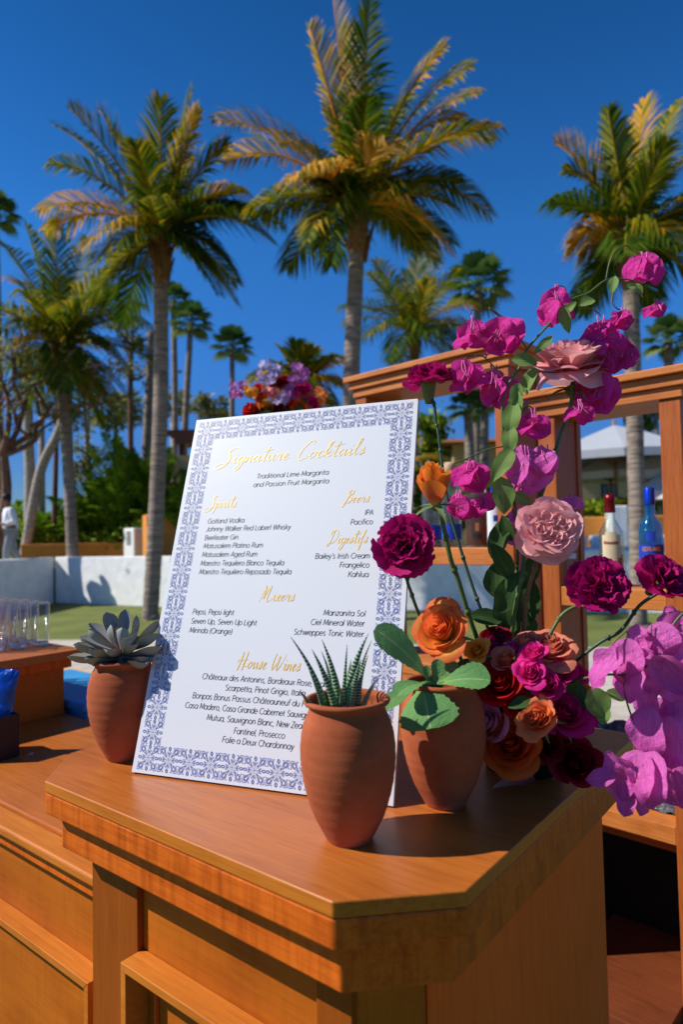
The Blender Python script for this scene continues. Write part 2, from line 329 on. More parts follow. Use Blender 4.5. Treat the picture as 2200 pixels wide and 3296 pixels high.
# ---------------------------------------------------------------- menu sign
PO = A(-.3616, 1.12112, HT + .0032); PX = A(.93363556, -.3582243, 0); PU = A(.11215402, .29230563, .9497257)
PN = np.cross(PX, PU); PW, PH = .4572, .6604
def S(u, v, e=.0005): return PO + PX * u + PU * v + PN * e
def suv(x, y):
    p = onplane(x, y, PO, PN) - PO; return A(p @ PX, p @ PU)
paper, t, b = newmat('sign_paper')
tc = N(t, 'ShaderNodeTexCoord'); nz = N(t, 'ShaderNodeTexNoise', Scale=5., Detail=5.); t.links.new(tc.outputs['Object'], nz.inputs[0])
nf = N(t, 'ShaderNodeTexNoise', Scale=700., Detail=2.); t.links.new(tc.outputs['Object'], nf.inputs[0])
ad = N(t, 'ShaderNodeMath', operation='MULTIPLY_ADD'); ad.inputs[1].default_value = .06; t.links.new(nf.outputs[0], ad.inputs[0]); t.links.new(nz.outputs[0], ad.inputs[2])
bump(t, b, ad.outputs[0], .10, .004); b.inputs['Base Color'].default_value = (.655, .67, .705, 1); b.inputs['Roughness'].default_value = .46; b.inputs['Specular IOR Level'].default_value = .5
foam = MAT('foam_core', (.66, .60, .66), .8, .05)
ink = MAT('black_ink', (.012, .012, .016), .46, .1, spec=.7); blue = MAT('blue_ink', (.12, .145, .40), .42, .15, 60, spec=.9)
gold, t, b = newmat('gold_foil'); b.inputs['Base Color'].default_value = (.90, .62, .20, 1); b.inputs['Metallic'].default_value = .3; b.inputs['Roughness'].default_value = .42
nz = N(t, 'ShaderNodeTexNoise', Scale=400.); bump(t, b, nz.outputs[0], .2, .0004)
sign = thing('menu_sign', 'large white drinks menu board with blue tile border leaning back on the bar', 'menu sign', S(PW / 2, 0, 0))
mb = MB(); mb.hexa([S(0, 0, -.0007), S(PW, 0, -.0007), S(PW, 0, -.0068), S(0, 0, -.0068), S(0, PH, -.0007), S(PW, PH, -.0007), S(PW, PH, -.0068), S(0, PH, -.0068)])
mb.build('foam_board', foam, sign, smooth=False)
mb = MB(); g = [[S(PW * i / 24, PH * j / 34, .0) for i in range(25)] for j in range(35)]; mb.grid(g); bk = [[S(PW * i, PH * j, -.0006) for i in (0, 1)] for j in (0, 1)]
mb.add([S(0, 0, 0), S(PW, 0, 0), S(PW, PH, 0), S(0, PH, 0), S(0, 0, -.0006), S(PW, 0, -.0006), S(PW, PH, -.0006), S(0, PH, -.0006)], [(0, 4, 5, 1), (1, 5, 6, 2), (2, 6, 7, 3), (3, 7, 4, 0)])
mb.build('printed_face', paper, sign, smooth=False)
mb = MB(); foot = S(PW / 2, 0, 0) - A(PN[0], PN[1], 0) / np.linalg.norm(PN[:2]) * .26; foot[2] = HT + .003
mb.hexa([foot - PX * .05, foot + PX * .05, foot + PX * .05 + A(0, 0, .004), foot - PX * .05 + A(0, 0, .004), S(PW / 2 - .05, .40, -.0072), S(PW / 2 + .05, .40, -.0072), S(PW / 2 + .05, .405, -.0072), S(PW / 2 - .05, .405, -.0072)])
mb.build('easel_strut', foam, sign, smooth=False)
def ribbon(mb, pts, w_, mp, close=False):
    P = [np.asarray(p, float) for p in pts]; n = len(P)
    if n < 2: return
    if not close and not callable(w_):
        for j in range(1, n - 1):
            a, c = P[j] - P[j - 1], P[j + 1] - P[j]
            if a @ c < .62 * np.linalg.norm(a) * np.linalg.norm(c):
                d = a / np.linalg.norm(a) * w_ * .35; ribbon(mb, P[:j] + [P[j] + d], w_, mp); ribbon(mb, [P[j] - c / np.linalg.norm(c) * w_ * .35] + P[j + 1:], w_, mp); return
    L, Rr = [], []
    for k in range(n):
        a = P[(k - 1) % n] if (close or k > 0) else P[k]; c = P[(k + 1) % n] if (close or k < n - 1) else P[k]
        t_ = c - a; t_ = t_ / (np.linalg.norm(t_) + 1e-12); nn = A(-t_[1], t_[0]); ww = w_(k / (n - 1), t_) if callable(w_) else w_
        L.append(mp(P[k] + nn * ww / 2)); Rr.append(mp(P[k] - nn * ww / 2))
    fs = [(n + k, n + (k + 1) % n, (k + 1) % n, k) for k in range(n if close else n - 1)]
    mb.add(L + Rr, fs)
def disc(mb, c, r, mp, n=8): mb.add([mp(A(c[0] + r * math.cos(2 * math.pi * i / n), c[1] + r * math.sin(2 * math.pi * i / n))) for i in range(n)], [tuple(range(n))])
def circ(cx, cy, rx, ry=None, a0=0, a1=360, n=12):
    ry = rx if ry is None else ry
    return [A(cx + rx * math.cos(R(a0 + (a1 - a0) * k / n)), cy + ry * math.sin(R(a0 + (a1 - a0) * k / n))) for k in range(n + 1)]
# one tile of the border: four corner leaves, four fleurs, rosette
def tile(mb, c, hw, hh):
    def M(rot):
        cs, sn = [(1, 0), (0, 1), (-1, 0), (0, -1)][rot]
        def f(p): x, y = p[0] * cs - p[1] * sn, p[0] * sn + p[1] * cs; return S(c[0] + x * hw, c[1] + y * hh)
        return f
    q = lambda pts: [A(y, x) for x, y in pts][::-1]
    for r_ in range(4):
        f = M(r_)
        half = [(.30, .30), (.42, .52), (.43, .74), (.56, .90), (.78, .96), (.95, .95)]
        out = spline([A(*p) for p in half], 4) + spline([A(y, x) for x, y in half[::-1]], 4)[1:]
        ribbon(mb, out, .030, f)
        tear = spline([A(*p) for p in [(.50, .50), (.52, .70), (.66, .80), (.79, .79), (.80, .66), (.70, .52), (.50, .50)]], 4)
        ribbon(mb, tear, lambda k, t_: .025 + .07 * math.sin(math.pi * k), f)
        for x, y in [(.52, .80), (.64, .88), (.76, .90), (.88, .88), (.90, .76), (.88, .64), (.80, .52)]: disc(mb, (x, y), .021, f, 6)
        for sg in (0, 1):                                   # crossing stems with knobs
            s_ = spline([A(.27, .27), A(.52, .36), A(.74, .56), A(.93, .40)] if sg else [A(.27, .27), A(.36, .52), A(.56, .74), A(.40, .93)], 5)
            ribbon(mb, s_, .026, f); disc(mb, s_[-1], .044, f, 8)
        ribbon(mb, circ(.25, .25, .05, n=8)[:-1], .02, f, True)
        ribbon(mb, circ(0, .84, .085, .15)[:-1], lambda k, t_: .036 + .04 * abs(math.cos(2 * math.pi * k)), f, True)
        for sx in (1, -1):
            sp_ = [A(sx * (.13 + .10 * (1 - k / 14) * math.cos(R(200 + k * 34))), .56 + .10 * (1 - k / 14) * math.sin(R(200 + k * 34))) for k in range(13)]
            ribbon(mb, sp_, lambda k, t_: .036 - .012 * k, f)
            ribbon(mb, spline([A(0, .34), A(sx * .09, .42), A(sx * .19, .34), A(sx * .25, .27)], 4), .026, f)
        disc(mb, (0, .47), .05, f, 8); ribbon(mb, [A(0, .30), A(0, .68)], .02, f)
        ribbon(mb, spline([A(0, .09), A(-.085, .2), A(0, .30), A(.085, .2), A(0, .09)], 3), .02, f)
        disc(mb, (.16, .16), .024, f, 6)
    disc(mb, (0, 0), .05, M(0), 8)
TL, TR, BL = suv(666, 1390), suv(1300.2, 1325), suv(474.6, 2437.6)
tu0 = (TL[0] + BL[0]) / 2; tu1 = PW - tu0 if abs(PW - tu0 - TR[0]) < .02 else TR[0]; tv1 = (TL[1] + TR[1]) / 2; tv0 = BL[1]
du, dv = (tu1 - tu0) / 10, (tv1 - tv0) / 15
mb = MB()
for i in range(11):
    for j in range(16):
        if i in (0, 10) or j in (0, 15): tile(mb, (tu0 + du * i, tv0 + dv * j), du * .49, dv * .5)
mb.build('printed_border', blue, sign, smooth=False)

# --- single-stroke letters: x-height .5, capitals .72
def ar(cx, cy, rx, ry, a0, a1, n=10): return circ(cx, cy, rx, ry, a0, a1, n)
def ln(*p): return [A(*q) for q in p]
O_ = lambda w_, h=.72: ar(w_ / 2, h / 2, w_ / 2, h / 2, 90, 450, 20)
bowl = lambda x=.24: ar(x, .25, .24, .25, 90, 450, 16)
arch = lambda x0, x1: ln((x0, 0), (x0, .5)), 
def hump(x0, x1, y=.27): return ar((x0 + x1) / 2, y, (x1 - x0) / 2, .5 - y, 180, 0) + ln((x1, 0))
GL = {
 'a': (.54, [bowl(), ln((.48, .5), (.48, 0))]), 'b': (.54, [ln((.04, .75), (.04, 0)), ar(.28, .25, .24, .25, 90, 450, 16)]),
 'c': (.45, [ar(.25, .25, .24, .25, 50, 310)]), 'd': (.54, [bowl(), ln((.48, .75), (.48, 0))]),
 'e': (.5, [ln((.01, .26), (.48, .26)) + ar(.245, .25, .24, .25, 3, 318, 14)]), 'f': (.3, [ar(.24, .6, .13, .15, 60, 180) + ln((.11, 0)), ln((0, .48), (.25, .48))]),
 'g': (.54, [bowl(), ln((.48, .5), (.48, 0)) + ar(.25, -.02, .23, .2, 0, -150)]), 'h': (.5, [ln((.04, .75), (.04, 0)), hump(.04, .43)]),
 'i': (.16, [ln((.06, .5), (.06, 0)), ln((.06, .66), (.06, .72))]), 'k': (.42, [ln((.04, .75), (.04, 0)), ln((.36, .5), (.05, .2)), ln((.15, .29), (.38, 0))]),
 'l': (.16, [ln((.06, .75), (.06, 0))]), 'm': (.78, [ln((.04, .5), (.04, 0)), hump(.04, .37), hump(.37, .70)]), 'n': (.5, [ln((.04, .5), (.04, 0)), hump(.04, .43)]),
 'o': (.54, [bowl(.25)]), 'p': (.54, [ln((.04, .5), (.04, -.22)), ar(.28, .25, .24, .25, 90, 450, 16)]), 'q': (.54, [bowl(), ln((.48, .5), (.48, -.22))]),
 'r': (.3, [ln((.04, .5), (.04, 0)), ar(.2, .28, .16, .22, 180, 70, 6)]), 's': (.4, [ar(.19, .375, .14, .125, 40, 250, 8) + ar(.19, .125, .15, .125, 80, -140, 8)]),
 't': (.3, [ln((.11, .68), (.11, .12)) + ar(.22, .12, .11, .12, 180, 290, 5), ln((0, .48), (.25, .48))]), 'u': (.5, [ln((.04, .5)) + ar(.235, .22, .195, .22, 180, 360) + ln((.43, .5)), ln((.43, .2), (.43, 0))]),
 'v': (.42, [ln((.01, .5), (.2, 0), (.39, .5))]), 'w': (.66, [ln((.01, .5), (.17, 0), (.32, .5), (.47, 0), (.63, .5))]), 'x': (.42, [ln((.02, .5), (.38, 0)), ln((.38, .5), (.02, 0))]),
 'y': (.42, [ln((.01, .5), (.21, .02)), ln((.39, .5), (.13, -.2), (.02, -.22))]), 'z': (.42, [ln((.03, .5), (.37, .5), (.03, 0), (.38, 0))]),
 'A': (.6, [ln((.0, 0), (.28, .72), (.56, 0)), ln((.1, .24), (.46, .24))]), 'B': (.54, [ln((.05, 0), (.05, .72), (.28, .72)) + ar(.28, .55, .16, .17, 90, -90, 8) + ln((.05, .38)), ln((.28, .38)) + ar(.29, .19, .19, .19, 90, -90, 8) + ln((.05, 0))]),
 'C': (.64, [ar(.36, .36, .34, .36, 45, 315, 14)]), 'D': (.64, [ln((.05, 0), (.05, .72), (.25, .72)) + ar(.25, .36, .34, .36, 90, -90, 12) + ln((.05, 0))]),
 'F': (.46, [ln((.05, 0), (.05, .72), (.42, .72)), ln((.05, .38), (.38, .38))]), 'G': (.7, [ar(.36, .36, .34, .36, 45, 350, 14) + ln((.69, .34), (.4, .34))]),
 'I': (.2, [ln((.08, 0), (.08, .72))]), 'J': (.4, [ln((.32, .72), (.32, .18)) + ar(.17, .18, .15, .18, 0, -150, 7)]), 'K': (.52, [ln((.05, 0), (.05, .72)), ln((.46, .72), (.06, .32)), ln((.18, .44), (.5, 0))]),
 'L': (.44, [ln((.05, .72), (.05, 0), (.4, 0))]), 'M': (.76, [ln((.03, 0), (.11, .72), (.37, .1), (.63, .72), (.71, 0))]), 'N': (.62, [ln((.05, 0), (.05, .72), (.55, 0), (.55, .72))]),
 'O': (.74, [O_(.7)]), 'P': (.52, [ln((.05, 0), (.05, .72), (.27, .72)) + ar(.27, .53, .2, .19, 90, -90, 8) + ln((.05, .34))]), 'R': (.54, [ln((.05, 0), (.05, .72), (.27, .72)) + ar(.27, .53, .2, .19, 90, -90, 8) + ln((.05, .34)), ln((.27, .34), (.5, 0))]),
 'S': (.5, [ar(.25, .545, .19, .175, 35, 255, 9) + ar(.25, .18, .21, .18, 75, -145, 9)]), 'T': (.5, [ln((0, .72), (.48, .72)), ln((.24, .72), (.24, 0))]), 'U': (.6, [ln((.05, .72)) + ar(.29, .24, .24, .24, 180, 360, 12) + ln((.53, .72))]),
 'V': (.56, [ln((.01, .72), (.27, 0), (.53, .72))]), 'W': (.86, [ln((.01, .72), (.21, 0), (.42, .72), (.63, 0), (.83, .72))]), 'Z': (.5, [ln((.04, .72), (.46, .72), (.03, 0), (.48, 0))]),
 'E': (.48, [ln((.42, .72), (.05, .72), (.05, 0), (.43, 0)), ln((.05, .38), (.38, .38))]),
 ',': (.18, [ln((.09, .05), (.03, -.12))]), "'": (.16, [ln((.09, .74), (.05, .56))]), '(': (.24, [ar(.3, .28, .24, .5, 125, 235, 8)]), ')': (.24, [ar(-.08, .28, .24, .5, 55, -55, 8)]), ' ': (.26, []),
}
GL['â'] = (.54, GL['a'][1] + [ln((.12, .6), (.25, .73), (.38, .6))]); GL['1'] = GL['I']
def textw(s_): return sum(GL[c][0] + .045 for c in s_) - .045
def write(mb, s_, sx, sy, mp, wd, slant=.17):
    x = 0
    for c in s_:
        adv, st = GL[c]
        for p in st: ribbon(mb, [A((x + q[0] + slant * q[1]) * sx, q[1] * sy) for q in p], wd, mp)
        x += adv + .045
EM = .0129                                                  # size of the small lettering
LINES = [
 ('Traditional Lime Margarita', 825, 1541.8, 1057.8, 1525.8, 0), ('and Passion Fruit Margarita', 814.6, 1569.8, 1058.5, 1553, 0),
 ('Gotland Vodka', 667.2, 1686.2, 785.8, 1680.5, 0), ('Johnny Walker Red Laberl Whisky', 662, 1712.4, 935, 1701.5, 0), ('Beefeater Gin', 657.7, 1739.5, 766, 1734.7, 0),
 ('Matusalem Platino Rum', 653.5, 1766.6, 845.8, 1760, 0), ('Matusalem Aged Rum', 648.7, 1794.3, 827.3, 1789, 0), ('Maestro Tequilero Blanco Tequila', 644, 1821.8, 913.4, 1817.6, 0),
 ('Maestro Tequilero Reposado Tequila', 639.8, 1850, 937.3, 1845.7, 0), ('IPA', 1174.2, 1657.5, 1201.3, 1656.6, 0), ('Pacifico', 1128.3, 1688.5, 1199.8, 1686.9, 0),
 ("Bailey's Irish Cream", 1014.2, 1799.1, 1190.8, 1795.9, 0), ('Frangelico', 1093, 1826.5, 1188.6, 1826.5, 0), ('Kahlua', 1120, 1857, 1186, 1857, 0),
 ('Pepsi, Pepsi light', 618.9, 1977.7, 752, 1978.4, 0), ('Seven Up, Seven Up Light', 613.1, 2008.3, 825.5, 2011, 0), ('Mirinda (Orange)', 608.5, 2037, 746.3, 2039.7, 0),
 ('Manzanita Sol', 1040.6, 1981.3, 1175.9, 1982.6, 0), ('Ciel Mineral Water', 999.6, 2011.6, 1173.2, 2014.7, 0), ('Schweppes Tonic Water', 944.6, 2043.8, 1171, 2048.2, 0),
 ('Châteaux des Antonins, Bordeaux Rose', 649.5, 2187, 1000, 2206, 8), ('Scarpetta, Pinot Grigio, Italia', 723.3, 2223.3, 981.6, 2238.6, 0),
 ('Bonpas Bonus Passus Châteauneuf du', 618.1, 2248.2, 963.3, 2272, 5), ('Casa Madero, Casa Grande Cabernet Sauv', 594.4, 2280, 965.6, 2306.4, 6),
 ('Mutua, Sauvignon Blanc, New Ze', 664, 2319, 958.7, 2342, 5), ('Fantinel, Prosecco', 750.9, 2363.8, 916.6, 2374.5, 0), ('Folie a Deux Chardonnay', 713.8, 2391, 945.3, 2410.8, 0)]
TAIL = {'Châteaux des Antonins, Bordeaux Rose': ', France', 'Bonpas Bonus Passus Châteauneuf du': ' Pape', 'Casa Madero, Casa Grande Cabernet Sauv': 'ignon', 'Mutua, Sauvignon Blanc, New Ze': 'aland'}
for s_, x0, y0, x1, y1, k in LINES:
    mb = MB(); a, b = suv(x0, y0), suv(x1, y1); sx = (b[0] - a[0]) / textw(s_); v_ = (a[1] + b[1]) / 2
    write(mb, s_ + TAIL.get(s_, ''), sx, EM, lambda p, a=a, v_=v_: S(a[0] + p[0], v_ + p[1]), .00078)
    mb.build('text_line', ink, sign, smooth=False)
# --- brush script
CG = {
 'i': (.30, [[(0, .1), (.13, .4), (.12, .12), (.18, 0), (.30, .12)]]), 'dot': None,
 'g': (.46, [[(.35, .34), (.2, .42), (.05, .2), (.14, 0), (.30, .16), (.38, .4), (.34, -.15), (.18, -.5), (.02, -.4), (.2, -.1), (.46, .12)]]),
 'n': (.46, [[(0, .1), (.07, .38), (.06, 0), (.16, .3), (.27, .4), (.30, .2), (.31, .04), (.38, .01), (.46, .12)]]),
 'a': (.50, [[(.33, .35), (.2, .42), (.04, .2), (.13, 0), (.29, .18), (.36, .4), (.34, .1), (.40, 0), (.50, .12)]]),
 't': (.34, [[(0, .1), (.14, .5), (.22, .95), (.16, .4), (.15, .08), (.22, 0), (.34, .12)], [(-.04, .66), (.2, .70), (.5, .80)]]),
 'u': (.50, [[(0, .1), (.07, .4), (.05, .14), (.13, 0), (.28, .2), (.34, .4), (.32, .12), (.38, 0), (.50, .12)]]),
 'r': (.40, [[(0, .1), (.08, .36), (.11, .46), (.14, .37), (.26, .38), (.23, .14), (.28, 0), (.40, .12)]]),
 'e': (.36, [[(0, .1), (.16, .2), (.25, .35), (.16, .42), (.05, .2), (.13, 0), (.36, .13)]]),
 'o': (.44, [[(.22, .42), (.05, .25), (.1, .01), (.28, .08), (.32, .32), (.2, .42), (.28, .32), (.44, .34)]]),
 'c': (.36, [[(.30, .33), (.2, .42), (.04, .2), (.12, 0), (.36, .14)]]),
 'k': (.42, [[(0, .1), (.2, .75), (.25, 1.0), (.14, .9), (.08, .4), (.05, 0)], [(.07, .18), (.24, .4), (.24, .26), (.11, .2), (.26, .02), (.42, .12)]]),
 'l': (.28, [[(0, .1), (.2, .7), (.22, 1.05), (.12, .9), (.08, .2), (.14, 0), (.28, .12)]]),
 's': (.34, [[(0, .1), (.14, .34), (.20, .46), (.21, .25), (.2, .08), (.1, .0), (.02, .06)], [(.12, .0), (.22, .06), (.34, .14)]]),
 'p': (.42, [[(0, .1), (.11, .42), (.08, .1), (.02, -.5)], [(.07, .14), (.2, .42), (.32, .3), (.26, .06), (.1, .04)], [(.12, .04), (.28, .02), (.42, .12)]]),
 'x': (.36, [[(0, .32), (.08, .4), (.16, .15), (.24, 0), (.36, .12)], [(.30, .42), (.12, .15), (-.02, .0)]]),
 'f': (.34, [[(0, .1), (.18, .55), (.24, .98), (.15, .9), (.08, .2), (.02, -.5), (.14, -.35), (.12, .0), (.34, .12)]]),
 'S': (.62, [[(.66, .88), (.62, 1.04), (.36, 1.0), (.20, .78), (.30, .56), (.40, .25), (.22, -.18), (-.14, -.36), (-.3, -.22), (-.06, .0), (.35, .02), (.62, .16)]]),
 'C': (.70, [[(.66, .92), (.70, 1.12), (.46, 1.08), (.18, .6), (.12, .12), (.26, -.1), (.5, .0), (.70, .16)]]),
 'B': (.62, [[(.22, 1.0), (.16, .5), (.04, -.1), (-.08, -.34), (-.1, -.2), (.1, .05)], [(.02, .8), (.2, 1.02), (.46, 1.0), (.46, .74), (.2, .5), (.44, .48), (.52, .24), (.34, .0), (.1, .02)]]),
 'D': (.72, [[(.2, .98), (.14, .4), (.0, -.1), (-.14, -.2), (-.1, .0), (.2, .0), (.5, .2), (.62, .62), (.44, 1.0), (.1, .96), (-.06, .8), (.0, .66)]]),
 'M': (.92, [[(-.02, -.12), (.06, .3), (.12, .98), (.16, .9), (.2, .4), (.24, .16), (.36, .6), (.5, 1.02), (.55, .8), (.5, .2), (.6, -.06), (.76, .0), (.92, .14)]]),
 'H': (.80, [[(.12, 1.0), (.1, .5), (.02, -.16)], [(-.16, .3), (-.06, .48), (.2, .46), (.48, .5), (.66, .56)], [(.5, 1.02), (.46, .5), (.40, -.16)], [(.43, .3), (.5, .12), (.8, .12)]]),
 'W': (.94, [[(.10, .98), (.02, .4), (.06, .0), (.2, .1), (.36, .5), (.46, .82), (.42, .3), (.46, -.02), (.6, .08), (.78, .5), (.92, .98)]]),
 ' ': (.42, []),
}
def script(mb, s_, x0, y0, x1, y1, sy, wd):
    a, b = suv(x0, y0), suv(x1, y1); x = 0; st = []
    for c in s_:
        adv, g = CG[c]
        for p in g: st.append([A(q[0] + x + .28 * q[1], q[1]) for q in p])
        if c == 'i': st.append([A(x + .13 + .28 * .6, .58), A(x + .15 + .28 * .66, .64)])
        x += adv
    xs = [q[0] for p in st for q in p]; lo, hi = min(xs), max(xs); k = (b[0] - a[0]) / (hi - lo); v0 = (a[1] + b[1]) / 2
    for p in st:
        ribbon(mb, [A((q[0] - lo) * k, q[1] * sy) for q in spline(p, 8)], lambda k_, t_: wd * (.62 + .75 * max(0, -t_[1])) * (.55 + .45 * min(1, 6 * k_, 6 * (1 - k_))), lambda q: S(a[0] + q[0], v0 + q[1]))
for word, x0, y0, x1, y1, sy, wd in [('Signature Cocktails', 692, 1502, 1176, 1454, .0305, .0016), ('Spirits', 659, 1637, 760, 1630, .0235, .0014), ('Beers', 1102, 1622, 1190, 1612, .0225, .0014), ('Digestifs', 1052, 1751, 1184, 1745, .0230, .0014),
                                     ('Mixers', 833, 1936, 948, 1932, .0255, .0016), ('House Wines', 761, 2155, 967, 2154, .0270, .0016)]:
    mb = MB(); script(mb, word, x0, y0, x1, y1, sy, wd); mb.build('gold_heading', gold, sign, smooth=False)
# ---------------------------------------------------------------- terracotta pots and succulents
terra, t, b = newmat('terracotta')
tc = N(t, 'ShaderNodeTexCoord'); nz = N(t, 'ShaderNodeTexNoise', Scale=9., Detail=6., Roughness=.65); t.links.new(tc.outputs['Object'], nz.inputs[0])
mp = N(t, 'ShaderNodeMapping'); mp.inputs['Scale'].default_value = (6, 6, 190); t.links.new(tc.outputs['Object'], mp.inputs[0])
rg = N(t, 'ShaderNodeTexNoise', Scale=1.0, Detail=3.); t.links.new(mp.outputs[0], rg.inputs[0])
fn = N(t, 'ShaderNodeTexNoise', Scale=330., Detail=3.); t.links.new(tc.outputs['Object'], fn.inputs[0])
r = ramp(t, [(.28, (.27, .058, .020)), (.48, (.36, .088, .033)), (.62, (.40, .108, .046)), (.78, (.47, .18, .105))]); t.links.new(nz.outputs[0], r.inputs[0])
vo = N(t, 'ShaderNodeTexVoronoi', Scale=75.); t.links.new(tc.outputs['Object'], vo.inputs[0])
pt = ramp(t, [(.03, (.45, .4, .4)), (.09, (1, 1, 1))]); t.links.new(vo.outputs[0], pt.inputs[0])
mm = N(t, 'ShaderNodeMix', data_type='RGBA', blend_type='MULTIPLY'); mm.inputs[0].default_value = .8; t.links.new(r.outputs[0], mm.inputs[6]); t.links.new(pt.outputs[0], mm.inputs[7]); t.links.new(mm.outputs[2], b.inputs['Base Color'])
ad = N(t, 'ShaderNodeMath', operation='MULTIPLY_ADD'); ad.inputs[1].default_value = .35; t.links.new(fn.outputs[0], ad.inputs[0]); t.links.new(rg.outputs[0], ad.inputs[2])
b.inputs['Roughness'].default_value = .88; b.inputs['Specular IOR Level'].default_value = .2; bump(t, b, ad.outputs[0], .22, .0016)
soil = MAT('potting_soil', (.022, .014, .010), .95, .4, 60, .8, bd=.01)
POT = [(.0, .0015), (.026, .0), (.0285, .001), (.031, .004), (.0365, .0145), (.0455, .032), (.0520, .050), (.0572, .068), (.0606, .086), (.0625, .104), (.0624, .121), (.0598, .139), (.0552, .154), (.0505, .164), (.0494, .1675), (.0500, .1705), (.0540, .1728), (.0560, .1752), (.0562, .1772), (.0548, .1795), (.0520, .1803), (.0488, .1790), (.0470, .1745), (.0475, .166), (.046, .158)]
def pot(c, label, k=1.0, seed=1, lean=0):
    rr = random.Random(seed); c = A(*c); p = thing('terracotta_pot', label, 'plant pot', c, 'terracotta pots on the bar')
    ph = rr.random() * 6; G = []
    prof = spline([A(r_, h_) for r_, h_ in POT], 4); n = 56
    for q in prof:
        G.append([c + A(math.cos(2 * math.pi * i / n), math.sin(2 * math.pi * i / n), 0) * (q[0] * k * (1 + .008 * math.sin(2 * math.pi * i / n * 2 + ph + q[1] * 30) + .004 * math.sin(q[1] * 420 + ph))) + A(0, 0, q[1] * k) for i in range(n)])
    MB().grid(G, close=True).build('clay_body', terra, p)
    mb = MB(); mb.lathe(c + A(0, 0, .1585 * k), [(.0001, .004), (.02, .005), (.035, .002), (.0468 * k, .0)], 24); mb.build('soil', soil, p)
    return p
pot((.002, .867, HT), 'terracotta pot nearest the camera holding the white-striped spiky succulent', 1.0, 3)
pot((.142, .972, HT), 'terracotta pot half in shadow under the broad scalloped green leaves', .985, 8)
pot((-.402, 1.204, HT), 'terracotta pot to the left of the sign holding the grey-purple rosette', .99, 5)

SHAPES = {'ovate': ([0, .1, .3, .5, .75, .92, 1], [.1, .55, .95, 1, .72, .3, .02]), 'bract': ([0, .06, .2, .42, .65, .85, .95, 1], [.10, .52, .88, 1, .9, .56, .26, .02]),
          'spat': ([0, .25, .6, .78, .9, .965, 1], [.36, .52, .95, 1, .74, .3, .02]), 'obov': ([0, .15, .4, .68, .85, .95, 1], [.14, .26, .68, 1, .93, .62, .25]),
          'awl': ([0, .1, .4, .8, 1], [1, .97, .7, .25, .03]), 'sepal': ([0, .2, .5, 1], [.7, 1, .6, .02])}
def leaf(mb, base, tip, width, nh, shape='ovate', bend=.08, fold=.15, nu=8, nv=9, thick=0., serr=0, wav=0., ph=0., tint=None, twist=0.):
    base, tip = np.asarray(base, float), np.asarray(tip, float); ax = tip - base; L = np.linalg.norm(ax); a = ax / L
    side = nrm(np.cross(nh, a)); nn = np.cross(a, side); xs, ws = SHAPES[shape]
    top, bot = [], []
    for j in range(nv + 1):
        v = j / nv; wv = float(np.interp(v, xs, ws)) * width / 2
        tw = twist * (v - .3); sd = side * math.cos(tw) + nn * math.sin(tw); n2 = nn * math.cos(tw) - side * math.sin(tw)
        c = base + a * (L * v) + nn * (bend * L * math.sin(math.pi * v * .9)); rt, rb = [], []
        for i in range(nu + 1):
            u = i / nu * 2 - 1; ww = wv * (1 + (serr and .045 * math.sin(v * serr * 6.283) * abs(u) ** 6))
            p = c + sd * (ww * u) + n2 * (fold * wv * abs(u) ** 1.4 + wav * L * math.sin(7 * v + 2.3 * u + ph) * (.3 + abs(u)) * math.sin(math.pi * v) + wav * .6 * L * math.sin(15 * v * (1 if u > 0 else .8) + ph * 2) * u * u)
            rt.append(p)
            if thick: rb.append(p - n2 * (thick * wv * (1 - abs(u) ** 2.2) + .0004))
        top.append(rt); bot.append(rb)
    mb.grid(top, tint=tint)
    if thick: mb.grid([r_[::-1] for r_ in bot], tint=tint)
tocam = lambda p: nrm(CAM - np.asarray(p))

# rosette in the left pot
ech = PETAL('rosette_leaf', (.40, .22, .23), (.28, .31, .29), (.30, .27, .29), 0.06, (.0, .3, .9), .5, .06, edge=(.36, .28, .13))
succ = thing('rosette_succulent', 'grey-purple rosette succulent with pointed fleshy leaves in the left pot', 'succulent', (-.402, 1.204, HT + .158))
Zc = A(-.402, 1.204, HT + .196)
def ec(x, y): return 200 + x * .2296, 1920 + y * .2296
for x, y, dY, w_, up_ in [(625, 212, .022, .036, .1), (880, 172, .03, .024, .1), (1027, 258, .006, .030, .5), (384, 360, .035, .030, .6), (362, 458, -.02, .036, .9), (242, 553, .012, .036, .9), (158, 660, -.03, .036, .9),
                         (68, 835, -.012, .036, .9), (305, 882, -.045, .034, 1), (372, 752, -.055, .034, 1), (1372, 318, -.004, .032, .7), (1338, 508, -.032, .036, .9), (1385, 690, -.05, .034, 1), (1180, 930, -.06, .040, 1), (1000, 672, -.055, .028, 1),
                         (1030, 482, -.02, .020, .9), (960, 560, -.045, .026, .9), (690, 388, -.004, .024, .2), (838, 430, -.012, .024, .4), (655, 430, .0, .022, .5), (790, 400, .014, .02, .2), (1150, 560, .05, .036, .8), (500, 540, .055, .036, .8), (800, 300, .05, .036, .3), (1260, 850, -.04, .034, 1), (640, 740, -.06, .03, 1)]:
    q = ec(x, y); tip = at(q[0], q[1], 1.204 + dY); hi = tip[2] - Zc[2]
    base = Zc + A(0, 0, -.014 + max(-.012, min(.012, hi * .3))) + nrm(A(tip[0] - Zc[0], tip[1] - Zc[1], 0)) * .007
    mb = MB(); leaf(mb, base, tip, w_, nrm(A(Zc[0] - tip[0], Zc[1] - tip[1], 0) * (1 - up_ * .75) + A(0, 0, up_ + .15)), 'spat', -.05 if up_ > .5 else -.09, .42, 8, 11, .42)
    mb.build('leaf', ech, succ)
MB().tube([(-.402, 1.204, HT + .150), (-.402, 1.204, HT + .185)], .011).build('stem', ech, succ)

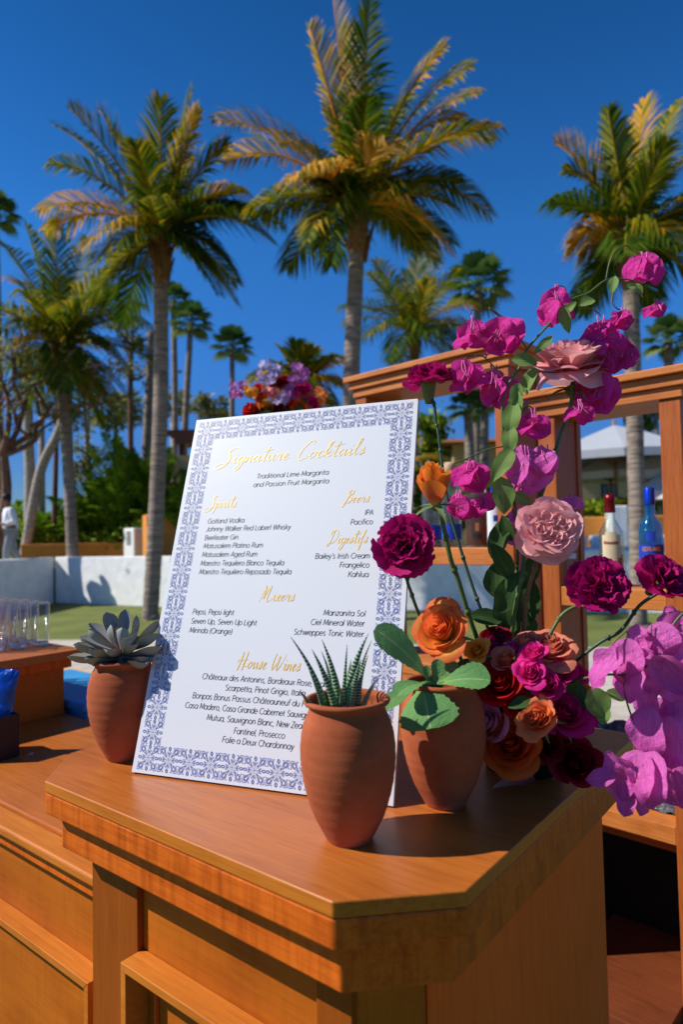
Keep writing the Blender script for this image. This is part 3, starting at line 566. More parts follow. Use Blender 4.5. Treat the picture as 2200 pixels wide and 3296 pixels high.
# striped succulent in the front pot
hw, t, b = newmat('striped_leaf'); tc = N(t, 'ShaderNodeTexCoord'); sp = N(t, 'ShaderNodeSeparateXYZ'); t.links.new(tc.outputs['UV'], sp.inputs[0])
nz = N(t, 'ShaderNodeTexNoise', Scale=5., Detail=3.); t.links.new(tc.outputs['UV'], nz.inputs[0])
m1 = N(t, 'ShaderNodeMath', operation='MULTIPLY_ADD'); m1.inputs[1].default_value = .05; t.links.new(nz.outputs[0], m1.inputs[0]); t.links.new(sp.outputs[1], m1.inputs[2])
m2 = N(t, 'ShaderNodeMath', operation='MULTIPLY'); m2.inputs[1].default_value = 110.; t.links.new(m1.outputs[0], m2.inputs[0])
m3 = N(t, 'ShaderNodeMath', operation='SINE'); t.links.new(m2.outputs[0], m3.inputs[0])
r1 = ramp(t, [(.60, (0, 0, 0)), (.80, (1, 1, 1))]); t.links.new(m3.outputs[0], r1.inputs[0])
r2 = ramp(t, [(0, (.10, .26, .035)), (.3, (.025, .085, .018)), (.8, (.018, .055, .02)), (1, (.05, .035, .02))]); t.links.new(sp.outputs[1], r2.inputs[0])
mm = N(t, 'ShaderNodeMix', data_type='RGBA'); t.links.new(r1.outputs[0], mm.inputs[0]); t.links.new(r2.outputs[0], mm.inputs[6]); mm.inputs[7].default_value = (.46, .62, .44, 1); t.links.new(mm.outputs[2], b.inputs['Base Color'])
b.inputs['Roughness'].default_value = .42; bump(t, b, r1.outputs[0], .5, .002)
hs_ = thing('striped_succulent', 'spiky dark green succulent with raised white stripes in the front pot', 'succulent', (.002, .867, HT + .158))
def hp(x, y): return 900 + x * .2551, 1880 + y * .2551
HC = A(.002, .867, HT + .160)
for tx, ty, bx, by, w_, dY, cv in [(140, 665, 560, 1480, 30, -.012, .1), (410, 825, 690, 1500, 40, -.022, .06), (375, 1090, 545, 1540, 26, -.028, .05), (535, 700, 735, 1420, 36, .0, .08), (530, 850, 640, 1330, 22, .016, .12), (855, 765, 805, 1480, 22, -.012, 0), (905, 955, 835, 1330, 30, .02, .02),
                                  (1125, 625, 880, 1380, 46, -.006, -.1), (1165, 715, 990, 1250, 20, .018, -.08), (1120, 900, 990, 1500, 36, .006, -.1), (1030, 945, 900, 1510, 42, -.024, -.03), (1242, 1170, 1060, 1530, 28, -.024, -.05), (258, 1345, 370, 1515, 22, -.026, .04), (775, 1372, 780, 1550, 24, -.034, 0), (690, 1060, 750, 1330, 20, .014, .03), (640, 1000, 700, 1400, 20, .024, .05)]:
    tip = at(*hp(tx, ty), .867 + dY * 1.3); bb = at(*hp(bx, by), .867 + dY * .7); W_ = px(w_ * 2.3 * .2551, .867)
    ctl = (bb + tip) / 2 + CR * cv * np.linalg.norm(tip - bb); crv = [bb * (1 - s_) ** 2 + ctl * 2 * s_ * (1 - s_) + tip * s_ * s_ for s_ in [k / 26 for k in range(27)]]
    start = bb + (bb - crv[1]) * 2.0; start[2] = max(start[2], HC[2] - .001)
    mb = MB(); mb.tube([start] + crv, lambda s_, W_=W_: W_ * .5 * (1 - s_ ** 1.6) + .0003, 10); mb.build('leaf', hw, hs_)

# scalloped plant in the shaded pot
kal = PETAL('scalloped_leaf', (.26, .42, .10), (.13, .30, .09), (.15, .33, .105), .2, (0, .3, 1), .6, .05, rib=(.34, .46, .18), crumple=.35)
ks = thing('scalloped_plant', 'green plant with broad scalloped leaves drooping over its clay pot', 'potted plant', (.142, .972, HT + .157))
def kp(x, y): return 900 + x * .44643, 1950 + y * .44643
for bx, by, tx, ty, w_, bY, tY, nx, bend, fold in [(1075, 520, 682, 168, 250, .965, .955, (-.2, -.5, .7), .08, .12), (1035, 560, 1095, 892, 430, .945, .885, (-.25, -.95, .4), .10, -.18), (1150, 560, 1525, 545, 240, .945, .92, (0, -.6, .7), .10, .35),
                                                (1010, 570, 735, 738, 130, .955, .935, (-.3, -.7, .6), .06, .12), (1120, 575, 1150, 385, 100, .96, .965, (0, -1, .2), .05, .2), (1060, 560, 850, 660, 180, .94, .90, (-.5, -.6, .6), .12, .25), (1120, 560, 1290, 420, 130, .975, .985, (.1, -.8, .6), .08, .2), (1075, 540, 1060, 430, 60, .955, .95, (-.3, -.9, .3), .02, .2)]:
    mb = MB(); B_, T_ = at(*kp(bx, by), bY), at(*kp(tx, ty), tY)
    leaf(mb, B_, T_, px(w_ * .44643, (bY + tY) / 2), A(*nx), 'obov', bend, fold, 12, 26, 0, 9, .004, bx)
    g_ = A(.142, .972, HT + .157); mb.tube(spline([g_, (g_ + B_) / 2 + A(0, 0, .006), B_, B_ + (T_ - B_) * .12], 5), .0028, 6); mb.build('leaf', kal, ks)

# ---------------------------------------------------------------- cut flowers
def rose(mb, c, d, r, n=26, openv=1., seed=1, wr=.0, bud=False, squash=1.):
    q = random.Random(seed); X, Y, Z = frame(d, q.random() * 6); Y = Y * squash; base = np.asarray(c) - Z * r * .72
    for i in range(n):
        t_ = (i + .5) / n; phi = i * 2.39996 + q.uniform(-.25, .25)
        r0 = r * (.055 + .66 * t_ ** .92) * (.82 if bud else 1); h = r * (1.24 - .34 * t_ + q.uniform(-.05, .05)) * (1.25 if bud else 1)
        span = 1.75 - .85 * t_; fl = openv * r * (.012 + .30 * t_ ** 2.6); sk = q.uniform(.06, .16); w1, w2 = q.random() * 6, q.random() * 6
        G = []
        for j in range(9):
            v = j / 8; row = []
            for k in range(11):
                u = k / 5 - 1; ed = 1 - .26 * abs(u) ** 2.6 * (.6 + .4 * t_) + .035 * math.sin(3.1 * u + w1); vv = v * ed
                Rv = r0 * (.22 + .78 * math.sin(min(1., vv * 1.12) * 1.5708) ** .8) * (1 + sk * u)
                cu = max(0., vv - .52); Rv += fl * cu ** 1.5 * 4.6
                zz = h * vv - fl * max(0., vv - .66) ** 1.8 * 7.5 - (.10 * r * t_ * u * u * vv)
                a = phi + u * span * (.42 + .58 * math.sin(1.5708 * min(1, v * 1.25)))
                wob = r * (.012 + wr) * math.sin(5 * u + 4 * v + w2) * v + r * wr * math.sin(11 * u + w1) * v * v
                row.append(base + X * (math.cos(a) * (Rv + wob)) + Y * (math.sin(a) * (Rv + wob)) + Z * (zz + wob * .6))
            G.append(row)
        mb.grid(G)
def quarter(mb, c, d, r, seed, hk=1.):                 # old garden rose: flat, packed with small petals
    q = random.Random(seed); X, Y, Z = frame(d, q.random() * 6); base = np.asarray(c) - Z * r * .35
    for i in range(11):                                      # broad guard petals
        t_ = i / 10; phi = i * 2.39996; L = r * (.78 + .24 * t_); el = R(50 - 60 * t_ + q.uniform(-8, 8)); w1 = q.random() * 6; G = []
        rad = X * math.cos(phi) + Y * math.sin(phi); tan = np.cross(Z, rad)
        for j in range(9):
            v = j / 8; row = []
            for k in range(11):
                u = k / 5 - 1; l = L * v * (1 - .16 * u * u + .03 * math.sin(4 * u + w1)); e_ = el + .55 * (1 - v) - .35 * v * v * t_
                w_ = .78 * r * math.sin(math.pi * (.10 + .58 * v)) * u
                row.append(base + rad * l * math.cos(e_) + Z * (l * math.sin(e_) + .10 * r * (1 - u * u) * 0 + .16 * r * u * u * v + .025 * r * math.sin(6 * u + 5 * v + w1) * v) + tan * w_)
            G.append(row)
        mb.grid(G)
    cs = [(.30 * math.cos(a), .30 * math.sin(a)) for a in (.4, 2.0, 3.5, 5.1)]
    for cx, cy in cs:
        for i in range(13):
            t_ = i / 12; phi = i * 2.39996 + cx * 9; r0 = r * (.03 + .30 * t_ ** .9); h = r * hk * (.60 - .14 * t_); w1 = q.random() * 6; G = []
            for j in range(6):
                v = j / 5; row = []
                for k in range(8):
                    u = k / 3.5 - 1; a = phi + u * (1.1 - .3 * t_); Rv = r0 * (.4 + .6 * v) + .24 * r * v ** 2 * (.25 + t_) + .010 * r * math.sin(5 * u + w1) * v
                    zz = h * v * (1 - .12 * u * u) + .010 * r * math.sin(7 * u + w1) * v
                    row.append(base + X * (cx * r + math.cos(a) * Rv) + Y * (cy * r + math.sin(a) * Rv) + Z * (zz + .05 * r))
                G.append(row)
            mb.grid(G)
def carnation(mb, c, d, r, seed, n=36):
    q = random.Random(seed); X, Y, Z = frame(d, q.random() * 6); base = np.asarray(c) - Z * r * .34
    for i in range(n):
        t_ = (i + .5) / n; phi = i * 2.39996 + q.uniform(-.3, .3); el = R(86 - 92 * t_ ** .72 + q.uniform(-16, 16)); L = r * (.60 + .46 * t_) * q.uniform(.82, 1.1)
        rad = X * math.cos(phi) + Y * math.sin(phi); sd = np.cross(Z, rad); dr = rad * math.cos(el) + Z * math.sin(el); nn = np.cross(sd, dr)
        hw_ = q.uniform(.5, .7) + .35 * t_; w1, w2 = q.random() * 6, q.random() * 6; fr = q.uniform(3.5, 5.5); am = q.uniform(.07, .16); cl = q.uniform(.0, .35) * t_; G = []
        for j in range(7):
            v = j / 6; row = []
            for k in range(17):
                u = k / 8 - 1; ss = (1 if k % 2 else -1) * .022 if j == 6 else 0
                l = L * (.12 + .88 * v) * (1 + ss - .05 * u * u); a = u * hw_ * (.25 + .75 * v)
                f_ = r * am * math.sin(fr * u + w1) * v ** 1.5 + r * .035 * math.sin(9 * u + w2) * v ** 3
                row.append(base + dr * (l * math.cos(a)) + sd * (l * math.sin(a)) + nn * (f_ - cl * L * v * v))
            G.append(row)
        mb.grid(G)
stemg = MAT('green_stem', (.085, .135, .03), .5, .3, 40); stemd = MAT('dark_stem', (.035, .075, .035), .45, .3, 40); stembr = MAT('woody_stem', (.16, .085, .035), .55, .35, 50)
rleaf = PETAL('rose_leaf', (.07, .13, .035), (.04, .10, .025), None, .25, vein=.1, rib=(.10, .16, .05)); sepal = PETAL('sepal', (.16, .22, .09), (.20, .24, .11), None, .2)
def pal(nm, a, b, m_=None, tl=.38, p=(.0, .55, 1.)): return PETAL(nm, a, b, m_, tl, p, vein=.05)
p_or = PETAL('orange_red_petal', (.98, .68, .10), (.88, .12, .05), (.98, .54, .07), .45, (.1, .66, 1.0), vein=.03); p_bud = PETAL('bud_petal', (.92, .52, .10), (.92, .30, .03), (.78, .14, .06), .36, (.02, .36, 1.), vein=.06)
p_red = pal('red_petal', (.45, .006, .010), (.62, .012, .018)); p_dk = pal('dark_red_petal', (.20, .002, .010), (.26, .005, .016), None, .22)
p_mag = pal('magenta_petal', (.72, .025, .20), (.66, .016, .20)); p_hot = pal('hot_pink_petal', (.90, .06, .36), (.82, .03, .30)); p_deep = pal('deep_orange_petal', (.95, .22, .012), (.85, .13, .018))
p_cor = pal('coral_petal', (.95, .46, .08), (.90, .26, .12), (.95, .36, .09)); p_pk = pal('pale_pink_petal', (.92, .42, .52), (.90, .30, .44)); p_yel = pal('yellow_petal', (.95, .52, .03), (.92, .45, .06))
p_gard = pal('blush_petal', (.88, .16, .30), (.94, .52, .52), (.94, .38, .42), .40); p_dusty = pal('dusty_petal', (.88, .30, .14), (.86, .28, .17))
p_car = PETAL('carnation_petal', (.34, .004, .085), (.48, .007, .15), (.40, .005, .11), .34, vein=.06)
TRAY = A(.285, 1.10, HT)
def sepals(mb, c, d, r, n=5, droop=.6, seed=0, L=.9):
    X, Y, Z = frame(d, seed); bs = np.asarray(c) - Z * r * .72
    for k in range(n):
        a = 2 * math.pi * k / n + seed; rad = X * math.cos(a) + Y * math.sin(a); leaf(mb, bs + rad * r * .08, bs + rad * r * L - Z * r * droop * .35, r * .26, Z, 'sepal', .12, .2, 4, 6)
    mb.ball(bs - Z * r * .05, r * .17, 8)
def flower(kind, label, x, y, Y, r, d, mat, gen, stem=None, smat=None, sr=.0022, sep=True, sepk=None, root=None):
    c = at(x, y, Y); d = nrm(A(*d)); rr = px(r, Y); base = c - d * rr * .75
    f_ = thing(kind, label, 'flower', base, {'rose': 'roses of the arrangement', 'carnation': 'carnations of the arrangement', 'garden_rose': 'garden roses of the arrangement'}[kind])
    mb = MB(); gen(mb, c, d, rr); mb.build('bloom', mat, f_)
    if stem: pts = [base] + [at(a, b_, Y_) for a, b_, Y_ in stem]
    else: g_ = TRAY + A(0, 0, .035) + (base - TRAY) * A(.25, .25, 0); pts = [base, base - d * rr * .5, (base + g_) / 2 - d * rr * .15, g_]
    mb = MB(); cv = spline(pts, 7); mb.tube(cv, lambda s_: sr * (1.25 if s_ < .03 else 1), 8)
    if stem:
        for k in range(7, len(cv) - 3, 9): mb.ball(cv[k], sr * 1.5, 8, (1, 1, 1.3)); 
    mb.build('stem', smat or stemg, f_)
    if sep:
        mb = MB(); sepals(mb, c, d, rr, **(sepk or {})); mb.build('sepals', sepal, f_)
    return f_, c, d, rr
def cal(c, d, r):                                            # calyx of a carnation
    mb = MB(); b_ = c - d * r * .30; mb.lathe(b_ - d * r * .95, [(.001, 0), (r * .12, .0), (r * .22, r * .25), (r * .25, r * .45), (r * .30, r * .72), (r * .36, r * .98), (r * .3, r * 1.0)], 14, d); return mb
RS = lambda **k: (lambda mb, c, d, r: rose(mb, c, d, r, **k))
flower('rose', 'large open orange rose with red petal edges above the scalloped leaves', 1418, 2026, .985, 100, (-.46, -.76, .46), p_or, RS(n=24, openv=1.0, seed=11), None, stemg, .003)
flower('rose', 'orange-red rosebud on a tall stem beside the top of the sign', 1398, 1560, 1.03, 96, (-.10, -.30, .95), p_bud, RS(n=17, openv=.2, seed=5, bud=True), [(1410, 1612, 1.03), (1430, 1700, 1.035), (1452, 1800, 1.04), (1475, 1862, 1.05), (1512, 1985, 1.06), (1545, 2075, 1.07)], stemg, .0038, True, dict(droop=1.3, L=1.15, seed=.7))
for x, y, Y, r, d, m_, kw, lab in [
    (1534, 2092, .985, 46, (-.2, -.8, .55), p_yel, dict(n=22, wr=.03, seed=21), 'small amber spray rose tucked behind the large orange rose'),
    (1592, 2070, 1.03, 50, (.0, -.7, .7), p_mag, dict(n=16, seed=22), 'magenta rose mostly hidden at the back of the arrangement'),
    (1628, 2118, .985, 52, (-.1, -.7, .7), p_dusty, dict(n=18, wr=.02, seed=23), 'dusty coral rose above the bright red rose'),
    (1608, 2196, .975, 86, (-.15, -.86, .5), p_red, dict(n=24, openv=.9, seed=24), 'bright red rose in the middle of the arrangement'),
    (1570, 2325, .99, 84, (-.6, -.7, .3), p_pk, dict(n=14, openv=.9, seed=25), 'pale pink rose half hidden behind the shaded clay pot'),
    (1640, 2392, .975, 108, (-.12, -.88, .42), p_deep, dict(n=28, openv=.85, seed=61), 'deep orange rose low beside the shaded clay pot'),
    (1729, 2312, .935, 84, (-.35, -.9, .2), p_cor, dict(n=22, wr=.035, openv=.8, seed=27, squash=.72), 'ruffled coral rose between the deep orange and magenta roses'),
    (1822, 2290, .955, 92, (.25, -.86, .35), p_mag, dict(n=24, openv=.8, seed=28), 'large magenta rose at the right of the arrangement'),
    (1856, 2452, .975, 90, (.25, -.9, .25), p_dk, dict(n=24, openv=.9, seed=29), 'near-black red rose resting by the right table edge'),
    (1886, 2235, 1.0, 60, (.75, -.55, .3), p_cor, dict(n=16, wr=.03, seed=30), 'coral rose peeking out behind the large magenta rose'),
    (1716, 2098, .965, 54, (-.25, -.5, .83), p_hot, dict(n=16, wr=.03, seed=31), 'small hot pink spray rose highest in its cluster'),
    (1706, 2162, .95, 56, (-.1, -.85, .5), p_hot, dict(n=16, wr=.03, seed=32), 'hot pink spray rose just under the highest one'),
    (1762, 2204, .945, 56, (.1, -.9, .4), p_mag, dict(n=16, seed=33, wr=.02), 'small magenta spray rose above the ruffled coral rose'),
    (1798, 2158, .965, 62, (.2, -.7, .6), p_mag, dict(n=18, seed=34), 'crimson-magenta rose below the apricot rose'),
    (1770, 2080, .99, 84, (.1, -.55, .8), p_dusty, dict(n=20, openv=1.2, seed=35, wr=.02), 'wide apricot rose at the top right of the rose cluster'),
    (1690, 2064, 1.0, 54, (-.2, -.4, .85), p_dusty, dict(n=16, seed=38), 'apricot rose behind the hot pink spray roses'),
    (1586, 2045, 1.04, 54, (-.1, -.5, .85), p_dk, dict(n=16, seed=36), 'dark red rose standing at the back of the arrangement'),
    (1665, 2262, .97, 50, (-.2, -.85, .4), p_red, dict(n=16, seed=51), 'small red rose squeezed between the bright red and deep orange roses'),
    (1850, 2165, .99, 46, (.3, -.7, .6), p_mag, dict(n=14, seed=52), 'small magenta rose at the far right of the cluster'),
    (1655, 2085, 1.0, 40, (-.2, -.6, .8), p_hot, dict(n=14, seed=53, wr=.02), 'tiny bright pink rose behind the dusty coral rose'),
    (1770, 2400, .985, 60, (.0, -.9, .3), p_dk, dict(n=16, seed=54), 'dark red rose half hidden under the ruffled coral rose'),
    (1895, 2310, .99, 50, (.6, -.7, .2), p_mag, dict(n=14, seed=55), 'magenta rose tucked behind the right side of the large magenta rose')]:
    flower('rose', lab, x, y, Y, r, (d[0] - .28, d[1], d[2] + .16), m_, RS(**kw), None, stemg, .0024)
# garden roses
flower('garden_rose', 'blush pink garden rose facing the camera in the middle of the tall stems', 1772, 1698, 1.0, 110, (-.12, -.93, .26), p_gard, lambda mb, c, d, r: quarter(mb, c, d, r, 3), [(1722, 1830, 1.03), (1702, 1900, 1.04), (1690, 1990, 1.05), (1682, 2120, 1.06)], stembr, .0036, True, dict(seed=.3))
flower('garden_rose', 'blush pink garden rose seen from the side, highest of the roses', 1838, 1168, 1.1, 118, (-.10, -.36, .92), p_gard, lambda mb, c, d, r: quarter(mb, c, d, r, 9, 1.55), [(1846, 1240, 1.1), (1838, 1310, 1.095), (1806, 1400, 1.09), (1775, 1500, 1.08), (1735, 1620, 1.07), (1694, 1760, 1.06), (1680, 1860, 1.05), (1660, 1960, 1.05), (1640, 2090, 1.06)], stemg, .0036, True, dict(seed=1.3))
# carnations
for lab, x, y, Y, r, d, sd, st in [
    ('dark magenta carnation seen from the side above the right corner of the sign', 1380, 1198, 1.12, 82, (.0, -.12, 1), 41, [(1398, 1300, 1.12), (1405, 1360, 1.12), (1413, 1400, 1.115), (1425, 1500, 1.11), (1450, 1650, 1.1), (1488, 1780, 1.09), (1520, 1880, 1.085), (1560, 1990, 1.08), (1590, 2070, 1.08)]),
    ('dark magenta carnation in front of the right border of the sign', 1300, 1752, .985, 100, (-.28, -.92, .25), 42, [(1312, 1862, 1.0), (1322, 1900, 1.005), (1345, 1965, 1.02), (1385, 2060, 1.04), (1440, 2150, 1.05)]),
    ('dark magenta carnation beside the blue bottle, on a pale green stem', 1942, 1878, .96, 104, (.05, -.92, .36), 43, [(1880, 1938, .985), (1815, 1975, .99), (1770, 2045, .99), (1725, 2115, 1.0), (1680, 2205, 1.02)]),
    ('dark magenta carnation at the right edge, on a near-black stem', 2150, 1846, .95, 88, (.25, -.72, .62), 44, [(2122, 1905, .97), (2060, 1950, .98), (2000, 2030, .99), (1930, 2070, 1.0), (1840, 2145, 1.02), (1790, 2220, 1.03)])]:
    f_, c, d, rr = flower('carnation', lab, x, y, Y, r, d, p_car, lambda mb, c, d, r, sd=sd: carnation(mb, c, d, r, sd), st, stemd if sd != 43 else stemg, .0026, False)
    cal(c, d, rr).build('calyx', sepal, f_)
tray = thing('flower_holder', 'dark low flower holder under the rose arrangement', 'flower holder', TRAY + A(.01, .015, 0))
MB().lathe(TRAY + A(.01, .015, 0), [(.001, 0), (.058, 0), (.062, .004), (.062, .03), (.057, .032), (.06, .07), (.055, .12), (.035, .15), (.001, .158)], 28).build('foam_block', MAT('wet_foam', (.006, .010, .006), .9, .3, 30, .5, spec=.1), tray)
# filler leaves between the roses
fl = thing('rose_foliage', 'dark green rose leaves between the blooms of the arrangement', 'foliage', TRAY + A(.01, .015, .03))
q = random.Random(4)
for x, y, l, a, w_, Y in [(1612, 1728, 150, 70, 66, 1.07), (1634, 1700, 90, 110, 48, 1.06), (1616, 1806, 130, 118, 64, 1.06), (1600, 1868, 120, 95, 80, 1.07), (1640, 1905, 150, 60, 84, 1.06), (1634, 1965, 150, 100, 92, 1.07), (1700, 1836, 140, 62, 70, 1.08), (1700, 1930, 160, 82, 86, 1.09), (1562, 1990, 110, 172, 62, 1.07), (1640, 2020, 110, 60, 70, 1.09),
                         (1852, 2250, 110, 250, 84, .965), (1570, 2130, 90, 30, 50, 1.02), (1675, 2265, 80, 200, 42, .955), (1700, 2440, 90, 330, 60, 1.05), (1660, 2150, 80, 120, 50, 1.06), (1800, 2380, 100, 300, 70, 1.06), (1745, 2440, 120, 260, 80, 1.06), (1580, 2240, 120, 160, 70, 1.07), (1500, 2160, 110, 200, 70, 1.05), (1700, 2010, 90, 90, 60, 1.09)]:
    a_ = R(a); c = at(x, y, Y); dr = CR * math.cos(a_) + CU * math.sin(a_); h_ = px(l, Y) / 2
    mb = MB(); leaf(mb, c - dr * h_, c + dr * h_, px(w_, Y), tocam(c) + A(q.uniform(-.6, .6), 0, q.uniform(-.2, .6)), 'ovate', .06, .25, 8, 12, 0, 0, .012, q.random() * 6, twist=q.uniform(-.5, .5)); mb.build('leaf', rleaf, fl)
fp = onz(1655, 2545, HT); pt_ = thing('fallen_petal', 'curled pink petal fallen on the table below the deep orange rose', 'petal', fp)
mb = MB(); leaf(mb, fp + A(-.03, .004, .003), fp + A(.022, .004, .010), .028, A(0, -.5, 1), 'obov', .12, .5, 8, 10, 0, 0, .02); leaf(mb, fp + A(-.004, .012, .004), fp + A(.036, .016, .012), .026, A(.2, -.6, 1), 'obov', .16, .5, 8, 10, 0, 0, .02)
mb.build('petal', pal('fallen_petal', (.70, .42, .30), (.62, .14, .16)), pt_)

# ---------------------------------------------------------------- bougainvillea
br_up = PETAL('bract_deep', (.88, .07, .44), (.84, .035, .38), (.87, .05, .42), .42, vein=.12, rib=(.82, .09, .42), crumple=.9); br_lo = PETAL('bract_bright', (.92, .22, .66), (.90, .13, .58), (.93, .18, .64), .42, vein=.14, rib=(.87, .21, .57), crumple=.8)
bleaf = PETAL('bougainvillea_leaf', (.22, .34, .09), (.17, .29, .07), None, .32, vein=.08, rib=(.34, .44, .18)); tubef = MAT('flower_tube', (.60, .10, .30), .5, .2)
def bract(par, x, y, l, ang, wr, Y, mat, seed, tl=(0, 0), dY=0., wav=.03):
    q = random.Random(seed); a_ = R(ang); c = at(x, y, Y); dr = nrm(CR * math.cos(a_) + CU * math.sin(a_) + _f * dY); h_ = px(l, Y) / 2
    nh = tocam(c) + CR * (tl[0] * .8 - .65 + q.uniform(-.4, .4)) + CU * (tl[1] + .5 + q.uniform(-.35, .35))
    mb = MB(); leaf(mb, c - dr * h_, c + dr * h_, px(l * wr, Y), nh, 'bract', q.uniform(-.2, .2), q.uniform(-.2, .5), 10, 14, 0, 0, wav * q.uniform(.7, 1.6), q.random() * 6, twist=q.uniform(-.9, .9)); return mb.build('bract', mat, par)
def cluster(par, x, y, w_, h_, n, Y, mat, seed, stem_at=None):
    q = random.Random(seed); top = at(x, y - h_ * .48, Y)
    n = max(3, round(n * .72))
    for k in range(n):
        s_ = (k + .5) / n * 2 - 1 + q.uniform(-.25, .25); l = h_ * q.uniform(.62, .90)
        bract(par, x + s_ * w_ * .30, y + q.uniform(-.14, .2) * h_, l, -90 + s_ * 52 + q.uniform(-22, 22), q.uniform(.82, 1.12), Y + q.uniform(-.014, .014), mat, seed * 50 + k, (s_ * .9, 0), q.uniform(-.3, .3), .06)
    mb = MB()
    for k in range(3):
        b_ = top + CR * px(q.uniform(-.12, .12) * w_, Y) - _f * .004; mb.tube(spline([b_, b_ - CU * px(h_ * .3, Y) + CR * px(q.uniform(-.1, .1) * w_, Y) - _f * .006, b_ - CU * px(h_ * q.uniform(.5, .66), Y) + CR * px(q.uniform(-.25, .25) * w_, Y) - _f * .012], 4), .0011, 6)
    if stem_at:
        p_ = [at(a, b_, Y) for a, b_ in stem_at] + [top]; mb2 = MB(); mb2.tube(spline(p_, 6), .0011, 6); mb2.build('twig', stembr, par)
    mb.build('flower_tube', tubef, par)
BY = 1.08
bu = thing('bougainvillea_spray', 'tall arching bougainvillea spray with crumpled magenta bracts rising over the roses', 'bougainvillea', at(1640, 2080, BY), 'bougainvillea sprays')
main = [(1640, 2080), (1652, 1950), (1668, 1800), (1662, 1650), (1640, 1540), (1625, 1439), (1618, 1306), (1637, 1240), (1674, 1182), (1699, 1124), (1765, 1048), (1836, 969), (1894, 944), (1952, 902), (2006, 898), (2043, 904), (2088, 918)]
mb = MB(); mb.tube(spline([at(x, y, BY) for x, y in main], 5), lambda s_: .0030 - .0018 * s_, 8); mb.build('stem', stemg, bu)
def twig(par, pts, Y, r_=.0011, mt=None):
    mb = MB(); mb.tube(spline([at(x, y, Y) for x, y in pts], 6), r_, 6); mb.build('twig', mt or stembr, par)
twig(bu, [(1952, 902), (1964, 845), (1985, 805), (2012, 791), (2032, 800), (2044, 828)], BY, .0012, stemg); twig(bu, [(2040, 906), (2060, 935), (2072, 958)], BY); twig(bu, [(1637, 1240), (1600, 1190), (1560, 1150), (1530, 1143)], BY)
twig(bu, [(1618, 1306), (1660, 1380), (1690, 1440), (1700, 1465)], BY); twig(bu, [(1625, 1436), (1560, 1450), (1500, 1478), (1460, 1492)], BY, .0013, stemg); twig(bu, [(1674, 1190), (1760, 1198), (1850, 1204), (1880, 1215)], BY)
for i, (x, y, w_, h_, n, st) in enumerate([(2072, 870, 118, 118, 5, None), (2108, 998, 62, 70, 3, None), (1784, 985, 92, 140, 6, [(1836, 969), (1818, 925), (1790, 920)]), (1514, 1078, 86, 126, 5, [(1552, 1000), (1520, 998)]), (1612, 1095, 128, 150, 6, [(1699, 1124), (1640, 1040), (1575, 990)]), (1494, 1215, 84, 110, 5, [(1530, 1143), (1505, 1150)]), (1588, 1248, 140, 150, 6, None),
                                          (1935, 1090, 130, 150, 7, [(1836, 969), (1880, 985), (1925, 1005)]), (2006, 1140, 100, 120, 5, None), (1945, 1165, 110, 100, 4, None), (2004, 1030, 56, 80, 3, [(1980, 925), (1972, 970), (1990, 995)]), (1925, 1270, 150, 150, 8, [(1880, 1215), (1905, 1200)]), (1870, 1325, 90, 80, 4, None), (1716, 1365, 80, 108, 5, [(1680, 1330), (1700, 1308)]),
                                          (1690, 1505, 150, 150, 7, None), (1750, 1480, 96, 100, 4, None), (1520, 1540, 96, 120, 6, [(1470, 1490), (1500, 1480)]), (1478, 1630, 74, 110, 4, None), (1550, 1625, 80, 90, 4, None), (1838, 1625, 90, 70, 4, None), (1655, 1690, 60, 110, 3, None), (1660, 1575, 70, 70, 3, None)]):
    cluster(bu, x, y, w_, h_, n, BY + (-.02 if 1300 < y < 1560 and x > 1640 else .012), br_up if y < 1400 else (br_lo if x > 1640 else br_up), 60 + i, st)
for i, (x, y, l, a, w_) in enumerate([(1690, 1165, 84, -10, 52), (1710, 1228, 96, 255, 46), (1660, 1268, 74, 250, 44), (1652, 1348, 110, 262, 66), (1646, 1415, 96, 270, 56), (1622, 1495, 130, 240, 60), (1618, 1595, 120, 275, 76), (1977, 918, 60, 262, 34), (1890, 975, 56, 200, 44), (1822, 1030, 92, 285, 38), (1750, 1112, 84, 225, 30), (2030, 925, 40, 200, 26), (2060, 930, 40, 300, 22), (1838, 992, 56, 50, 30), (1668, 1300, 90, 280, 50), (1680, 1605, 70, 330, 40)]):
    c = at(x, y, BY - .012); a_ = R(a); dr = CR * math.cos(a_) + CU * math.sin(a_); h_ = px(l, BY) / 2; q = random.Random(i)
    mb = MB(); leaf(mb, c - dr * h_, c + dr * h_, px(w_, BY), tocam(c) + A(q.uniform(-.6, .4), 0, q.uniform(-.1, .7)), 'ovate', .08, .3, 8, 10, 0, 0, .02, i, twist=q.uniform(-.6, .6)); mb.build('leaf', bleaf, bu)
BL_ = .93
bl = thing('bougainvillea_spray', 'large bright pink bougainvillea spray hanging over the right table edge', 'bougainvillea', at(1760, 2220, 1.0), 'bougainvillea sprays')
mb = MB(); mb.tube(spline([at(1760, 2220, 1.0), at(1850, 2192, .97), at(1940, 2172, BL_), at(2030, 2168, BL_), at(2110, 2120, BL_), at(2170, 2010, BL_), at(2215, 1960, BL_)], 6), .0017, 7); mb.build('stem', stemg, bl)
twig(bl, [(2005, 2165), (2020, 2260), (2050, 2340), (2062, 2350)], BL_, .0014); twig(bl, [(2050, 2335), (2044, 2400), (2035, 2428), (2008, 2436)], BL_, .0010); twig(bl, [(2050, 2335), (2062, 2400), (2060, 2430)], BL_, .0010)
twig(bl, [(2020, 2030), (1985, 2060), (1960, 2090)], BL_, .0011); twig(bl, [(2020, 2030), (2035, 2070), (2050, 2120)], BL_, .0011); twig(bl, [(2195, 2010), (2150, 2075), (2120, 2110)], BL_, .0014, stemg); twig(bl, [(2100, 2010), (2095, 2060)], BL_, .0010)
